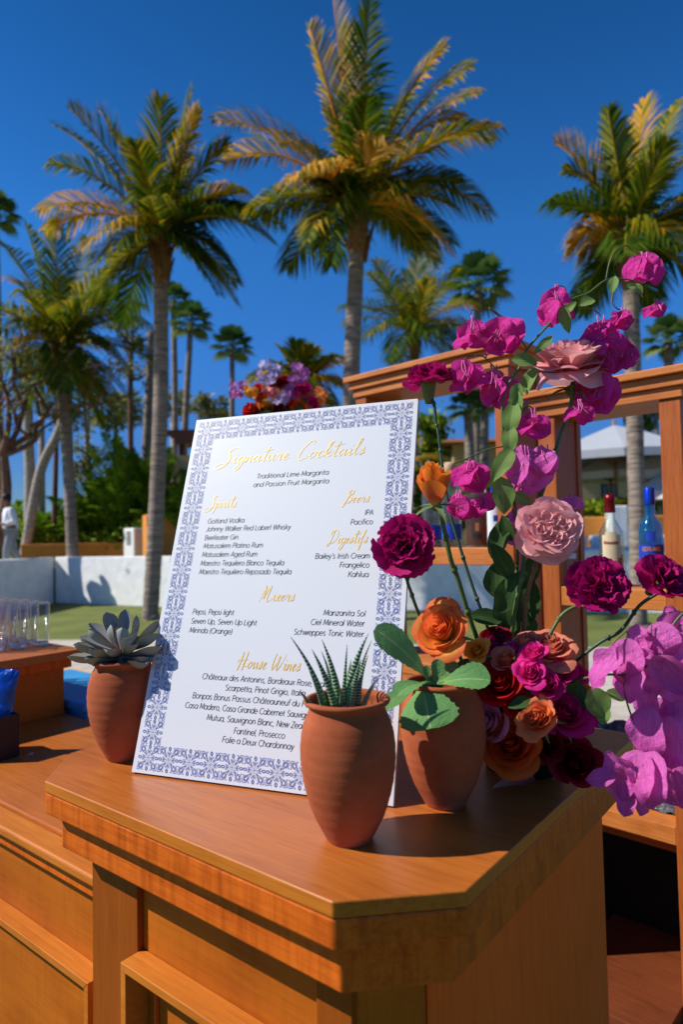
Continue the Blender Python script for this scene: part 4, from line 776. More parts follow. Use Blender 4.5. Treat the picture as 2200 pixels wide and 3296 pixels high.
for i, (x, y, l, a, wr, dy, tx) in enumerate([(1952, 2160, 150, 238, .72, -.01, -.5), (1990, 2140, 130, 290, .4, -.005, -.8), (2024, 2130, 150, 270, .75, .0, 0), (2068, 2050, 90, 290, .9, .012, 0), (2070, 2125, 130, 265, .9, .005, .3), (2042, 2200, 130, 262, .95, -.004, .1), (2095, 2180, 130, 290, .8, .0, .4), (2088, 2262, 120, 275, .72, .012, 0),
                                            (2140, 2060, 120, 280, .95, .0, 0), (2178, 2020, 110, 300, 1., .006, .3), (2150, 1990, 90, 80, .9, .02, 0), (2192, 2100, 130, 275, .9, -.006, .2), (2160, 2175, 170, 310, .62, -.01, .2), (2185, 2240, 140, 280, .8, .004, .3), (2105, 2355, 170, 275, .72, -.006, -.2), (2140, 2420, 150, 285, .5, -.003, 0), (2168, 2400, 190, 275, .62, -.012, .2), (2200, 2330, 150, 280, .9, .004, .2),
                                            (1935, 2500, 96, 190, .62, -.004, 0), (1985, 2500, 170, 282, .62, -.008, -.7), (2030, 2520, 150, 280, .9, -.002, .1), (2062, 2500, 170, 275, .75, -.012, -.1), (2108, 2510, 180, 268, .66, -.018, .2), (2168, 2500, 170, 285, .8, .0, .2), (2195, 2540, 120, 270, .9, .006, .2), (2140, 2560, 120, 320, .5, .01, 0), (2005, 2575, 110, 275, .9, .004, 0), (2064, 2590, 70, 270, .95, .008, 0), (2062, 2440, 50, 270, .8, .0, 0), (2196, 2440, 160, 270, .8, .012, .2), (2120, 2300, 110, 250, .8, .014, 0), (2205, 2170, 140, 270, .8, .012, 0), (2060, 2090, 80, 250, .7, -.006, 0), (2130, 2470, 110, 265, .6, .012, 0)]):
    bract(bl, x, y, l, a, wr, BL_ + dy, br_lo, 400 + i, (tx, 0), 0, .05)
for i, (x, y, l, a, w_) in enumerate([(1925, 2262, 110, 290, 84), (1985, 2240, 70, 340, 44), (1945, 2300, 70, 262, 46)]):
    c = at(x, y, BL_ + .02); a_ = R(a); dr = CR * math.cos(a_) + CU * math.sin(a_); h_ = px(l, BL_) / 2
    mb = MB(); leaf(mb, c - dr * h_, c + dr * h_, px(w_, BL_), tocam(c) + A(0, 0, .6), 'ovate', .05, .25, 8, 10, 0, 0, .02, i); mb.build('leaf', bleaf, bl)
# ---------------------------------------------------------------- back bar shelf units
EB = A(.728, -.686, 0); EB /= np.linalg.norm(EB); BK = A(-EB[1], EB[0], 0)
PR = A(.6636, 2.25, 0); PL = A(.0174, 2.90, 0)
def TB(P): return lambda s, d, z: P + EB * s + BK * d + A(0, 0, z)
def fz(x, y, P): return onplane(x, y, P, BK)[2]
def fs(x, P, y=1650): return (onplane(x, y, P, BK) - P) @ EB
def unit(P, s0, s1, dep, ztop, zsh, tsh, zc, label, low=None):
    Tq = TB(P); u = thing('shelf_unit', label, 'shelf unit', P + EB * (s0 + s1) / 2 + BK * dep / 2)
    bevel(MB().box((s0, 0, ztop - .024), (s1, dep, ztop), Tq).build('cornice', wood_back, u), .003)
    bevel(MB().box((s0 + .018, .018, ztop - .058), (s1 - .018, dep - .018, ztop - .0243), Tq).build('moulding', wood_back, u), .003)
    bevel(MB().box((s0 + .032, .030, ztop - .092), (s1 - .032, dep - .03, ztop - .0583), Tq).build('lintel', wood_back, u), .003)
    zl = ztop - .0923; w_ = .062
    for s in (s0 + .04, s1 - .04 - w_):
        bevel(MB().box((s, .038, 0), (s + w_, .075, zl), Tq).build('front_post', wood_backp, u), .003)
        bevel(MB().box((s + .006, .0753, .0), (s + w_ - .006, dep - .0753, zl), Tq).build('side_panel', wood_backp, u), .001, 1)
        bevel(MB().box((s, dep - .075, 0), (s + w_, dep - .038, zl), Tq).build('back_post', wood_backp, u), .003)
    a, b = s0 + .0405 + w_, s1 - .0405 - w_
    bevel(MB().box((a, .042, zsh - tsh), (b, dep - .042, zsh), Tq).build('shelf', wood_back, u), .003)
    bevel(MB().box((a, .042, zc - .055), (b, dep + .1, zc), Tq).build('counter', wood_back, u), .003)
    bevel(MB().box((a, dep - .06, zc - .16), (b, dep - .035, zc - .0555), Tq).build('rail', wood_back, u), .002)
    bevel(MB().box((s0 + .05, .0455, .0), (s1 - .05, .058, zc - .0555), Tq).build('shade_panel', wood_back, u), .002) if not low else None  # unseen closed front of the left unit, added to cast shade
    if low: MB().box((s0 - .02, dep + .101, .0), (s1 + .3, dep + .104, zc - .056), Tq).build('shade_sheet', MAT('shade_sheet', (.006, .009, .006), .9, .3, 20, .4), u, smooth=False)  # near-black sheet added to darken the open space under the counter
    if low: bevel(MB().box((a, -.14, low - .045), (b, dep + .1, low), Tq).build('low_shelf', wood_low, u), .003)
    return u
zR = fz(2200, 1168, PR); zRs = fz(1900, 1891, PR + BK * .042); zRc = fz(2060, 2632, PR + BK * .042); sR1 = fs(2140, PR) + .087
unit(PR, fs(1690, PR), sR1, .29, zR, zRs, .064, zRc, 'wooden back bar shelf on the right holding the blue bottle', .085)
zL = (fz(1113, 1210, PL) + fz(1668, 1081, PL)) / 2; zLs = fz(1480, 1763, PL + BK * .042)
unit(PL, 0., fs(1668, PL), .33, zL, zLs, .066, .98, 'taller wooden back bar shelf behind the sign holding the whisky bottle')

# ---------------------------------------------------------------- bottles
clear = THIN('clear_glass', (.93, .96, .95), (.75, .8, .8), .05); bglass = THIN('blue_glass', (.62, .87, .98), (.10, .46, .80), .32); gglass = THIN('pale_blue_glass', (.80, .93, .98)); amber = THIN('amber_spirit', (.78, .36, .06), (.5, .16, .01), .3); water = THIN('clear_spirit', (.95, .98, 1.))
bcap = MAT('blue_cap', (.01, .06, .55), .25, .1, metal=.6); rcap = MAT('red_foil', (.22, .012, .02), .3, .1, metal=.5); dcap = MAT('dark_cap', (.02, .012, .012), .4, .1); cork = MAT('cork', (.52, .36, .22), .8, .2, 40)
lab_b = MAT('blue_label', (.015, .05, .42), .4, .15); lab_w = MAT('cream_label', (.70, .56, .34), .6, .1); lab_p = MAT('white_label', (.72, .78, .82), .6, .08); lab_d = MAT('dark_label', (.03, .022, .018), .5, .2); lab_o = MAT('copper_print', (.62, .24, .10), .4, .1, metal=.3); lab_n = MAT('brown_print', (.28, .06, .03), .5, .1)
def band(c, r, z0, z1, a0, a1, tow, n=18):
    t0 = math.atan2(tow[1], tow[0]); G = [[A(c[0] + r * math.cos(t0 + R(a0 + (a1 - a0) * i / n)), c[1] + r * math.sin(t0 + R(a0 + (a1 - a0) * i / n)), c[2] + z) for i in range(n + 1)] for z in (z0, z1)]; return MB().grid(G)
def wrap(c, r, tow):                                         # flat lettering wrapped round a bottle
    t0 = math.atan2(tow[1], tow[0]); return lambda p: A(c[0] + r * math.cos(t0 + p[0] / r), c[1] + r * math.sin(t0 + p[0] / r), c[2] + p[1])
def bottle(label, c, prof, glass, fill, liq, cap, capprof, labels=(), texts=(), square=False):
    c = A(*c); b = thing('bottle', label, 'bottle', c, 'bottles on the back bar'); tow = nrm(CAM - c)
    mb = MB(); r0 = max(r for r, h in prof); inner = [(max(.0005, r - .0026), max(h, .006)) for r, h in prof]
    mb.lathe(c, [(.0005, 0)] + prof + inner[::-1] + [(.0003, .006)], 8 if square else 32)
    mb.build('glass_body', glass, b, smooth=not square)
    if liq:
        lp = [(max(.0005, r - .003), max(h, .0065)) for r, h in prof if h < fill]; mb = MB(); mb.lathe(c, [(.0003, .0065)] + lp + [(lp[-1][0], fill), (.0003, fill)], 8 if square else 32); mb.build('spirit', liq, b, smooth=not square)
    mb = MB(); mb.lathe(c, capprof, 24); mb.build('cap', cap, b)
    for m_, r, z0, z1, a0, a1 in labels: band(c, r, z0, z1, a0, a1, tow).build('label', m_, b)
    for m_, s_, r, z, wd, hh in texts:
        mb = MB(); k = wd / textw(s_); mp_ = wrap(c, r, tow); write(mb, s_, k, hh, lambda p: mp_(A(p[0] - wd / 2, z + p[1])), hh * .16, 0.); mb.build('label_print', lab_o if m_ == 'o' else (lab_n if m_ == 'n' else lab_p), b)
    return b
def onshelf(x, P, d, z): p = onplane(x, 1700, P + BK * d, BK); return A(p[0], p[1], z + .0005)
c = onshelf(2096, PR, .115, zRs); h = CAM[2] - 0; Yb = c[1]; H_ = px(2096 and 1893 - 1567, Yb) * .985; r_ = px(36, Yb)
bottle('tall blue glass bottle with a blue cap on the right-hand shelf', c, [(r_ * .94, 0), (r_, .006), (r_, H_ * .56), (r_ * .93, H_ * .63), (r_ * .62, H_ * .69), (r_ * .42, H_ * .72), (r_ * .39, H_ * .97), (r_ * .40, H_ * .985)], bglass, H_ * .60, water, bcap, [(r_ * .455, H_ * .83), (r_ * .46, H_ * .835), (r_ * .455, H_ * .99), (r_ * .40, H_), (.0003, H_)],
       [(lab_b, r_ + .0008, H_ * .27, H_ * .43, -80, 80), (lab_b, r_ + .0008, H_ * .19, H_ * .262, -80, 80), (lab_b, r_ + .0008, H_ * .46, H_ * .56, -22, 22)], [('o', 'GOTLAND', r_ + .0014, H_ * .37, r_ * 1.55, H_ * .05)])
c = onshelf(1968, PR, .12, zRs); H_ = px(1889 - 1594, c[1]); r_ = px(39, c[1])
bottle('rum bottle with a red cap and oval cream label, nearly empty', c, [(r_ * .93, 0), (r_, .006), (r_, H_ * .52), (r_ * .92, H_ * .60), (r_ * .55, H_ * .69), (r_ * .36, H_ * .74), (r_ * .34, H_ * .96), (r_ * .38, H_ * .975)], clear, H_ * .34, amber, rcap, [(r_ * .42, H_ * .80), (r_ * .40, H_ * .93), (r_ * .43, H_ * .935), (r_ * .42, H_), (.0003, H_)],
       [(lab_w, r_ + .0008, H_ * .31, H_ * .56, -42, 42), (lab_w, r_ + .0007, H_ * .28, H_ * .59, -26, 26)], [('n', 'Matusalem', r_ + .0014, H_ * .46, r_ * 1.15, H_ * .045)])
c = onshelf(1832, PR, .10, zRs); H_ = px(102, c[1]); r_ = px(23, c[1])
jar = bottle('small clear square bottle with a pale cap at the left end of the right-hand shelf', c, [(r_ * .95, 0), (r_, .004), (r_, H_ * .80), (r_ * .75, H_ * .88)], clear, H_ * .5, water, lab_p, [(r_ * .86, H_ * .84), (r_ * .86, H_), (.0003, H_)], (), (), True)
for x, lab, kind in [(1392, 'clear bottle with a dark blue label nearest the sign on the left-hand shelf', 'b'), (1455, 'clear bottle with a blue label and round cork stopper behind the rose stems', 'bc'), (1537, 'amber square whisky bottle with a slanted dark label', 'w'), (1572, 'slim amber bottle tucked behind the square whisky bottle', 'a'), (1598, 'pale blue bottle with a white label beside the post', 'g')]:
    c = onshelf(x, PL, .20 if kind == 'a' else .12, zLs); r_ = px({'b': 32, 'bc': 32, 'w': 33, 'a': 24, 'g': 30}[kind], c[1]); H_ = px({'b': 262, 'bc': 274, 'w': 215, 'a': 190, 'g': 195}[kind], c[1])
    pf = [(r_ * .95, 0), (r_, .006), (r_, H_ * .62), (r_ * .9, H_ * .68), (r_ * .45, H_ * .76), (r_ * .40, H_ * .92)]
    if kind in ('b', 'bc'): bottle(lab, c, pf, clear, H_ * .5, water, cork if kind == 'bc' else bcap, [(r_ * .52, H_ * .88), (r_ * .60, H_ * .90), (r_ * .62, H_ * .96), (r_ * .4, H_), (.0003, H_)], [(lab_b, r_ + .0008, H_ * .09, H_ * .27, -85, 85), (lab_b, r_ * .42, H_ * .8, H_ * .87, -170, 170)])
    elif kind == 'w': bottle(lab, c, [(r_ * 1.1, 0), (r_ * 1.12, .005), (r_ * 1.12, H_ * .74), (r_ * .8, H_ * .79), (r_ * .36, H_ * .83), (r_ * .34, H_ * .95)], clear, H_ * .72, amber, dcap, [(r_ * .4, H_ * .88), (r_ * .4, H_), (.0003, H_)], [(lab_d, r_ * 1.12 + .001, H_ * .56, H_ * .74, -60, 60), (lab_d, r_ * 1.12 + .001, H_ * .12, H_ * .2, -26, 26), (lab_o, r_ * 1.12 + .0012, H_ * .24, H_ * .36, -8, 10)], (), True)
    elif kind == 'a': bottle(lab, c, pf, clear, H_ * .65, amber, dcap, [(r_ * .45, H_ * .86), (r_ * .45, H_), (.0003, H_)])
    else: bottle(lab, c, pf, gglass, H_ * .6, water, bcap, [(r_ * .46, H_ * .84), (r_ * .46, H_), (.0003, H_)], [(lab_p, r_ + .001, H_ * .04, H_ * .68, -60, 60), (lab_b, r_ + .0014, H_ * .42, H_ * .52, -14, 14)])

# ---------------------------------------------------------------- glasses on the raised shelf
g0 = onz(128, 2078, HT + .0285); gh, gr = .152, .0335
g = thing('highball_glass', 'clear highball glass at the near right corner of the rows on the raised shelf', 'drinking glass', g0, 'upturned and standing glasses in rows')
g['group'] = 'highball glasses in rows'
MB().lathe(g0, [(.0005, 0), (gr * .86, 0), (gr * .90, .003), (gr, gh), (gr - .0006, gh + .0008), (gr - .0022, gh), (gr * .90 - .0026, .014), (.0005, .011)], 40).build('glass_body', THIN('tumbler_glass', (.985, .99, .99)), g)
MB().lathe(g0, [(.0003, .0115), (gr * .88 - .003, .0135), (gr * .89 - .003, .006), (.0003, .0035)][::-1], 32).build('thick_base', GLASS('solid_glass', (.96, .98, .98)), g)
MB().lathe(g0, [(gr - .0021, gh - .001), (gr + .0004, gh - .001), (gr + .0004, gh + .0012), (gr - .0021, gh + .0012), (gr - .0021, gh - .001)], 40).build('rim', bpy.data.materials['solid_glass'], g)
k_ = 0
for i in range(4):
    for j in range(6):
        p = g0 - e2 * .077 * i - e1 * .079 * j; v = p - CAM; x_ = 1100 + F_PX * (v @ CR) / (v @ _f)
        if (i or j) and -60 < x_ < 134:
            o = g.copy(); col.objects.link(o); o.location = tuple(p); k_ += 1
            o['label'] = 'clear highball glass on the raised shelf, %s row, %s from the right' % (['back', 'second', 'third', 'front'][i], ['first', 'second', 'third', 'fourth', 'fifth', 'sixth'][j])
            for ch in list(g.children):
                d = ch.copy(); col.objects.link(d); d.parent = o
# ---------------------------------------------------------------- caddy, packet, bin
cp = onz(-52, 2452, HT - .1895); blackp = MAT('black_plastic', (.012, .012, .013), .45, .2)
def TC(p): return lambda x, y, z: p + e1 * x + e2 * y + A(0, 0, z)
cd_ = thing('black_caddy', 'open black plastic caddy on the lower counter at the left edge', 'caddy', cp)
mb = MB(); Tq = TC(cp)
for lo, hi in [((-.10, -.0, 0), (.03, .003, .115)), ((-.10, .077, 0), (.03, .08, .115)), ((.0272, .0032, 0), (.03, .0768, .115)), ((-.10, .0032, 0), (-.0972, .0768, .115)), ((-.097, .0032, .0), (.027, .0768, .003))]: mb.box(lo, hi, Tq)
bevel(mb.build('plastic_box', blackp, cd_, smooth=False), .001, 1)
foil = MAT('blue_foil', (.012, .10, .50), .28, .5, 22, .6, metal=.55, bd=.01)
pk = thing('snack_packet', 'shiny blue foil packet leaning out of the black caddy', 'packet', cp + e1 * -.02 + e2 * .04 + A(0, 0, .004))
G = []; q = random.Random(9); B0 = cp + e1 * -.042 + e2 * .04 + A(0, 0, .0045); up = nrm(A(.16, .02, 1)); sx_ = nrm(CR - up * (CR @ up)); sy_ = np.cross(up, sx_)
for j in range(15):
    v = j / 14; w_ = .036 + .003 * math.sin(7 * v); th_ = .024 * math.sin(math.pi * min(1, v * 1.0)) ** .6 + .001
    G.append([B0 + up * (.232 * v) + sx_ * (w_ * (abs(math.cos(a)) ** .6) * (1 if math.cos(a) > 0 else -1)) + sy_ * (th_ * math.sin(a)) + A(q.uniform(-1, 1), q.uniform(-1, 1), q.uniform(-1, 1)) * .0014 for a in [2 * math.pi * i / 20 for i in range(20)]])
MB().grid(G, close=True).build('foil_bag', foil, pk, smooth=False)
fp = onz(84, 2436, HT - .1895); p2 = thing('fallen_petal', 'tiny pink petal beside the black caddy', 'petal', fp); mb = MB(); leaf(mb, fp, fp + A(.02, .002, .006), .011, A(0, -.3, 1), 'obov', .1, .4); mb.build('petal', p_pk, p2)
cb = at(277, 2262, 2.25); cz = cb[2]; cbp = A(cb[0], cb[1], 0); bluep = MAT('blue_plastic', (.05, .30, .62), .45, .08)
bn = thing('blue_bin', 'tall blue plastic bin behind the lower counter', 'bin', cbp - e1 * .3 + e2 * .1)
Tq = TC(cbp); bevel(MB().box((-.6, 0, 0), (.0, .28, cz - .03), Tq).build('bin_body', bluep, bn), .01); bevel(MB().box((-.62, -.015, cz - .0298), (.015, .295, cz), Tq).build('lid', bluep, bn), .008)
wp = onplane(1980, 2330, PR + BK * .25, BK); wrapm = MAT('black_wrap', (.07, .085, .11), .14, .5, 30, .8, spec=.7, bd=.02)
wr_ = thing('plastic_wrap', 'crumpled dark plastic sheet glinting on the back counter beyond the table', 'plastic sheet', (wp[0], wp[1], zRc)); q = random.Random(3)
G = [[A(wp[0], wp[1], 0) + EB * (i / 26 - .5) * .62 + BK * (j / 14 - .5) * .26 + A(0, 0, zRc + .001 + max(.0, (wp[2] - zRc) * abs(math.sin(math.pi * j / 14)) ** .5 * abs(math.sin(math.pi * i / 26)) ** .35 + q.uniform(-.02, .02))) for i in range(27)] for j in range(15)]
MB().grid(G).build('sheet', wrapm, wr_, smooth=False)

# ---------------------------------------------------------------- bouquet behind the sign
BQ = 3.3; bc = at(905, 1330, BQ)
pd_ = thing('pedestal', 'slim wooden pedestal behind the sign carrying the bouquet', 'pedestal', (bc[0], bc[1], 0))
bevel(MB().box((bc[0] - .13, bc[1] - .13, .0), (bc[0] + .13, bc[1] + .13, bc[2] - .17)).build('column', wood_backp, pd_), .004); bevel(MB().box((bc[0] - .18, bc[1] - .18, bc[2] - .1697), (bc[0] + .18, bc[1] + .18, bc[2] - .14)).build('top_board', wood_back, pd_), .004)
bq = thing('flower_bouquet', 'mixed bouquet of orchids and bright roses standing behind the top of the sign', 'bouquet', (bc[0], bc[1], bc[2] - .139))
MB().lathe((bc[0], bc[1], bc[2] - .1395), [(.001, 0), (.07, 0), (.085, .06), (.08, .12), (.075, .12), (.001, .11)], 24).build('vase', dcap, bq)
p_orc = pal('orchid_magenta', (.70, .35, .66), (.38, .02, .34)); p_lil = pal('orchid_lilac', (.80, .78, .80), (.36, .22, .62), (.62, .52, .76))
for x, y, r, m_, d in [(876, 1264, 29, p_gard, (-.1, -1, .2)), (827, 1251, 22, p_red, (-.4, -.8, .5)), (838, 1277, 20, p_deep, (-.3, -.9, .3)), (856, 1312, 26, p_yel, (-.1, -.95, .1)), (813, 1318, 25, p_deep, (-.4, -.9, .1)), (796, 1325, 25, p_red, (-.7, -.7, 0)), (978, 1254, 30, p_mag, (.3, -.9, .3)), (933, 1300, 28, p_deep, (.1, -.9, .1)), (968, 1312, 22, p_deep, (.3, -.9, 0)), (920, 1222, 20, p_red, (0, -.8, .6)), (900, 1235, 26, p_dk, (0, -.8, .5)), (1010, 1300, 24, p_mag, (.6, -.8, .1)), (840, 1330, 26, p_dk, (0, -1, 0)), (900, 1320, 30, p_dk, (0, -1, 0))]:
    mb = MB(); rose(mb, at(x, y, BQ), nrm(A(*d)), px(r * 1.25, BQ), n=13, openv=.8, seed=int(x)); mb.build('rose', m_, bq)
def orchid(mb, c, r, d, q):
    X, Y, Z = frame(d, q.random() * 6)
    for k in range(5):
        a = k * 1.2566; rad = X * math.cos(a) + Y * math.sin(a); leaf(mb, c, c + rad * r + Z * r * .25, r * (.95 if k in (1, 4) else .6), Z, 'ovate', .1, .15, 4, 6, 0, 0, .02, k)
    leaf(mb, c, c + Z * r * .5 - A(0, 0, r * .5), r * .5, Z, 'ovate', .2, .5, 4, 5)
q = random.Random(12)
for cx, cy, rx, ry, n, m_, nm in [(865, 1190, 34, 44, 15, p_lil, 'orchid_spray'), (968, 1195, 24, 30, 9, p_orc, 'orchid_spray'), (938, 1245, 26, 30, 9, p_orc, 'orchid_spray'), (770, 1255, 26, 26, 7, p_orc, 'orchid_spray'), (905, 1290, 22, 14, 5, p_lil, 'orchid_spray'), (1032, 1275, 16, 34, 8, p_cor, 'flower_spray'), (808, 1262, 20, 16, 8, p_yel, 'flower_spray'), (975, 1320, 20, 14, 4, rleaf, 'leaf_spray'), (880, 1335, 90, 10, 18, rleaf, 'leaf_spray')]:
    mb = MB(); c0 = at(cx, cy, BQ); mb.tube([A(bc[0], bc[1], bc[2] - .03), (A(bc[0], bc[1], bc[2]) + c0) / 2 + A(0, .02, 0), c0 - A(0, 0, px(ry, BQ) * .5), c0 + A(0, 0, px(ry, BQ) * .9)], .003, 6)
    for k in range(n):
        a = q.random() * 6.283; rr = math.sqrt(q.random()); orchid(mb, at(cx + rx * rr * math.cos(a), cy + ry * rr * math.sin(a), BQ + q.uniform(-.05, .03)), px(17, BQ), nrm(A(q.uniform(-.7, .7), -1, q.uniform(-.3, .7))), q)
    mb.build(nm, m_, bq)
# ---------------------------------------------------------------- ground and the setting
k = 1.40306
grass, t, b = newmat('lawn_grass'); tc = N(t, 'ShaderNodeTexCoord'); n1 = N(t, 'ShaderNodeTexNoise', Scale=1.1, Detail=5.); n2 = N(t, 'ShaderNodeTexNoise', Scale=38., Detail=6., Roughness=.7)
t.links.new(tc.outputs['Object'], n1.inputs[0]); t.links.new(tc.outputs['Object'], n2.inputs[0]); mx = N(t, 'ShaderNodeMix', data_type='FLOAT'); mx.inputs[0].default_value = .5; t.links.new(n1.outputs[0], mx.inputs[2]); t.links.new(n2.outputs[0], mx.inputs[3])
r = ramp(t, [(.32, (.06, .09, .012)), (.5, (.15, .18, .028)), (.68, (.25, .26, .06))]); t.links.new(mx.outputs[0], r.inputs[0]); t.links.new(r.outputs[0], b.inputs['Base Color']); b.inputs['Roughness'].default_value = .9; bump(t, b, n2.outputs[0], .8, .03)
paving = MAT('path_stone', (.50, .44, .36), .85, .22, 3.5, .3); deckm = MAT('tan_deck', (.62, .36, .13), .7, .15, 3.)
def sheet(name, pts, z, m_): return structure(MB().add([A(x, y, z) for x, y in pts], [tuple(range(len(pts)))]).build(name, m_, smooth=False))
sheet('lawn', [(-150, -20), (150, -20), (150, 200), (-150, 200)], 0, grass)
sheet('stone_path', [(-12, 10.9), (-3.2, 10.2), (3.0, 8.7), (12, 7.4), (12, 3.4), (3.2, 3.4), (-1.0, 6.4), (-4, 8.4), (-12, 8.9)], .004, paving)
sheet('wooden_deck', [(-12, 8.85), (-4, 8.35), (-1.0, 6.35), (-1.6, 4.2), (-12, 4.2)], .02, deckm)
white = MAT('white_stucco', (.86, .86, .84), .85, .10, 4., .5, bd=.03); ochre = MAT('ochre_stucco', (.66, .25, .045), .85, .12, 3., .2); tanw = MAT('tan_stucco', (.60, .43, .20), .85, .1, 2.); tile_m = MAT('roof_tile', (.26, .10, .055), .8, .3, 18, .5)
def wallrun(name, label, cat, pts, z0, z1, th, m_):
    mb = MB()
    for a, b_ in zip(pts[:-1], pts[1:]):
        a, b_ = A(*a, 0), A(*b_, 0); d = nrm(b_ - a); n_ = A(-d[1], d[0], 0) * th
        mb.hexa([a + A(0, 0, z0), b_ + A(0, 0, z0), b_ + n_ + A(0, 0, z0), a + n_ + A(0, 0, z0), a + A(0, 0, z1), b_ + A(0, 0, z1), b_ + n_ + A(0, 0, z1), a + n_ + A(0, 0, z1)])
    return tag(bevel(mb.build(name, m_, None, (*pts[len(pts) // 2], z0), smooth=False), .02), label, cat)
WZ = 1.165
wallrun('garden_wall', 'low white stucco garden wall along the lawn, its left end turning into shade', 'garden wall', [(-7.9, 10.5), (-7.32, 16.7)], 0, WZ, .3, white)
col.objects['garden_wall']['label'] = 'shaded side return of the white garden wall behind the glasses'
wallrun('garden_wall', 'long sunlit white stucco garden wall along the lawn', 'garden wall', [(-7.3, 16.72), (-3.87, 14.9), (5.18, 12.2), (14, 9.4)], 0, WZ, .3, white)
terr = sheet('terrace', [(-60, 15.6), (-8.3, 15.6), (-7.6, 17.2), (-3.8, 15.3), (5.3, 12.6), (14.2, 9.8), (60, 9.8), (60, 120), (-60, 120)], .90, grass)
def blk(name, label, cat, x0, x1, y0, y1, Y, dirv, dep, m_, zb=.9):
    a = at(x0, y1, Y); n_ = A(-dirv[1], dirv[0], 0); bpt = a + dirv * (((x1 - 1100) / F_PX * a[1] - a[0]) / (dirv[0] - (x1 - 1100) / F_PX * dirv[1])); zt = at(x0, y0, Y)[2]
    a[2] = bpt[2] = 0; q_ = [a, bpt, bpt + n_ * dep, a + n_ * dep]
    return tag(bevel(MB().hexa([p + A(0, 0, zb) for p in q_] + [p + A(0, 0, zt) for p in q_]).build(name, m_, None, (a[0], a[1], zb), smooth=False), .03), label, cat)
DV = nrm(A(.9, .43, 0))
blk('planter_wall', 'long low ochre planter wall above the white garden wall on the left', 'planter wall', 66, 486, 1752, 1790, 18., DV, 1.0, ochre)
blk('pillar', 'tall ochre wall block behind the leftmost leaning palm trunk base', 'wall block', 474, 640, 1655, 1790, 17.5, DV, .8, ochre)['label'] = 'tall ochre wall block at the right end of the low planter'
# outdoor air conditioner
ap = at(414, 1757, 18.6); ac = thing('air_conditioner', 'white outdoor air conditioner unit with dark louvres on the planter', 'air conditioner', ap); wm = MAT('white_metal', (.84, .86, .86), .4, .05)
ax_ = nrm(A(.78, -.62, 0)); ay_ = A(-ax_[1], ax_[0], 0); TA = lambda x, y, z: ap + ax_ * x + ay_ * y + A(0, 0, z)
bevel(MB().box((-.26, 0, -.35), (.26, .34, .50), TA).build('housing', wm, ac), .03); mb = MB(); mb.box((-.10, -.004, .02), (.10, -.001, .4), TA); mb.build('vent', dcap, ac, smooth=False)
mb = MB()
for i in range(7): mb.box((-.10, -.02, .045 + i * .05), (.10, -.005, .060 + i * .05), TA)
mb.build('louvre', wm, ac, smooth=False)

# ---------------------------------------------------------------- trees
bark = MAT('palm_bark', (.25, .20, .16), .9, .6, 3., .8, stretch=(1, 1, 9), bd=.05); bark2 = MAT('grey_bark', (.34, .30, .26), .9, .45, 6., .6, stretch=(1, 1, 4), bd=.04); fibre = MAT('palm_fibre', (.16, .085, .035), .95, .5, 8., .8, bd=.05); barkr = MAT('reddish_bark', (.15, .075, .048), .85, .4, 6., .5, bd=.03)
coco = LEAFC('coconut_leaf', [(0, (.035, .085, .006)), (.3, (.10, .16, .008)), (.55, (.33, .29, .010)), (.8, (.78, .36, .010)), (1, (.82, .52, .14))], .45)  # golden stops stand for sunlight on leaflets as well as dry ones
fanm = LEAFC('fan_leaf', [(0, (.03, .08, .02)), (.5, (.07, .15, .035)), (1, (.20, .26, .07))], .3); bush = LEAFC('bush_leaf', [(0, (.06, .14, .008)), (.5, (.15, .28, .014)), (.8, (.34, .44, .03)), (1, (.60, .46, .05))], .42)
hazy = LEAFC('olive_leaf', [(0, (.11, .125, .05)), (.6, (.22, .22, .09)), (1, (.34, .36, .07))], .35)
def frond(mb, c, tip, arch, nl, ll, tint, q, lw=.05, droop=.6, wind=0.):
    c, tip = A(*c), A(*tip); D = tip - c; L = np.linalg.norm(D); ctl = c + D * .48 + A(0, 0, arch * L)
    P = lambda s_: c * (1 - s_) ** 2 + ctl * 2 * s_ * (1 - s_) + tip * s_ * s_
    pts = [P(s_ / 9) for s_ in range(10)]; mb.tube(pts, lambda s_: .035 * (1 - s_) + .006, 5, tint=min(1, tint * .5 + .45))
    for i in range(nl):
        s_ = .10 + .90 * (i + .5) / nl; p = P(s_); tg = nrm(P(min(1, s_ + .02)) - P(s_ - .02)); sd = np.cross(tg, A(0, 0, 1)); sd = nrm(sd) if np.linalg.norm(sd) > .1 else nrm(A(1, .2, 0)); un = np.cross(sd, tg)
        le = ll * (math.sin(math.pi * min(1, .14 + .82 * s_)) ** .7) * q.uniform(.8, 1.1)
        for sg in (-1, 1):
            dr = nrm(sd * sg * (.95 - .35 * s_) + tg * (.55 + .5 * s_) + un * .22 + A(wind, 0, 0) + A(q.uniform(-.1, .1), q.uniform(-.1, .1), q.uniform(-.12, .08))); dn = A(0, 0, -1) * droop
            a_ = p; b_ = p + dr * le * .45; e_ = p + dr * le * .80 + dn * le * .80 * (1 - abs(dr[2])); wv = nrm(np.cross(dr, un)) * lw * .5; wv2 = wv * 1.0
            tt = max(0, min(1, tint * .84 + q.uniform(-.32, .32))); mb.add([a_ - wv * .6, a_ + wv * .6, b_ + wv2, b_ - wv2, e_], [(0, 1, 2, 3), (3, 2, 4)], None, tt)
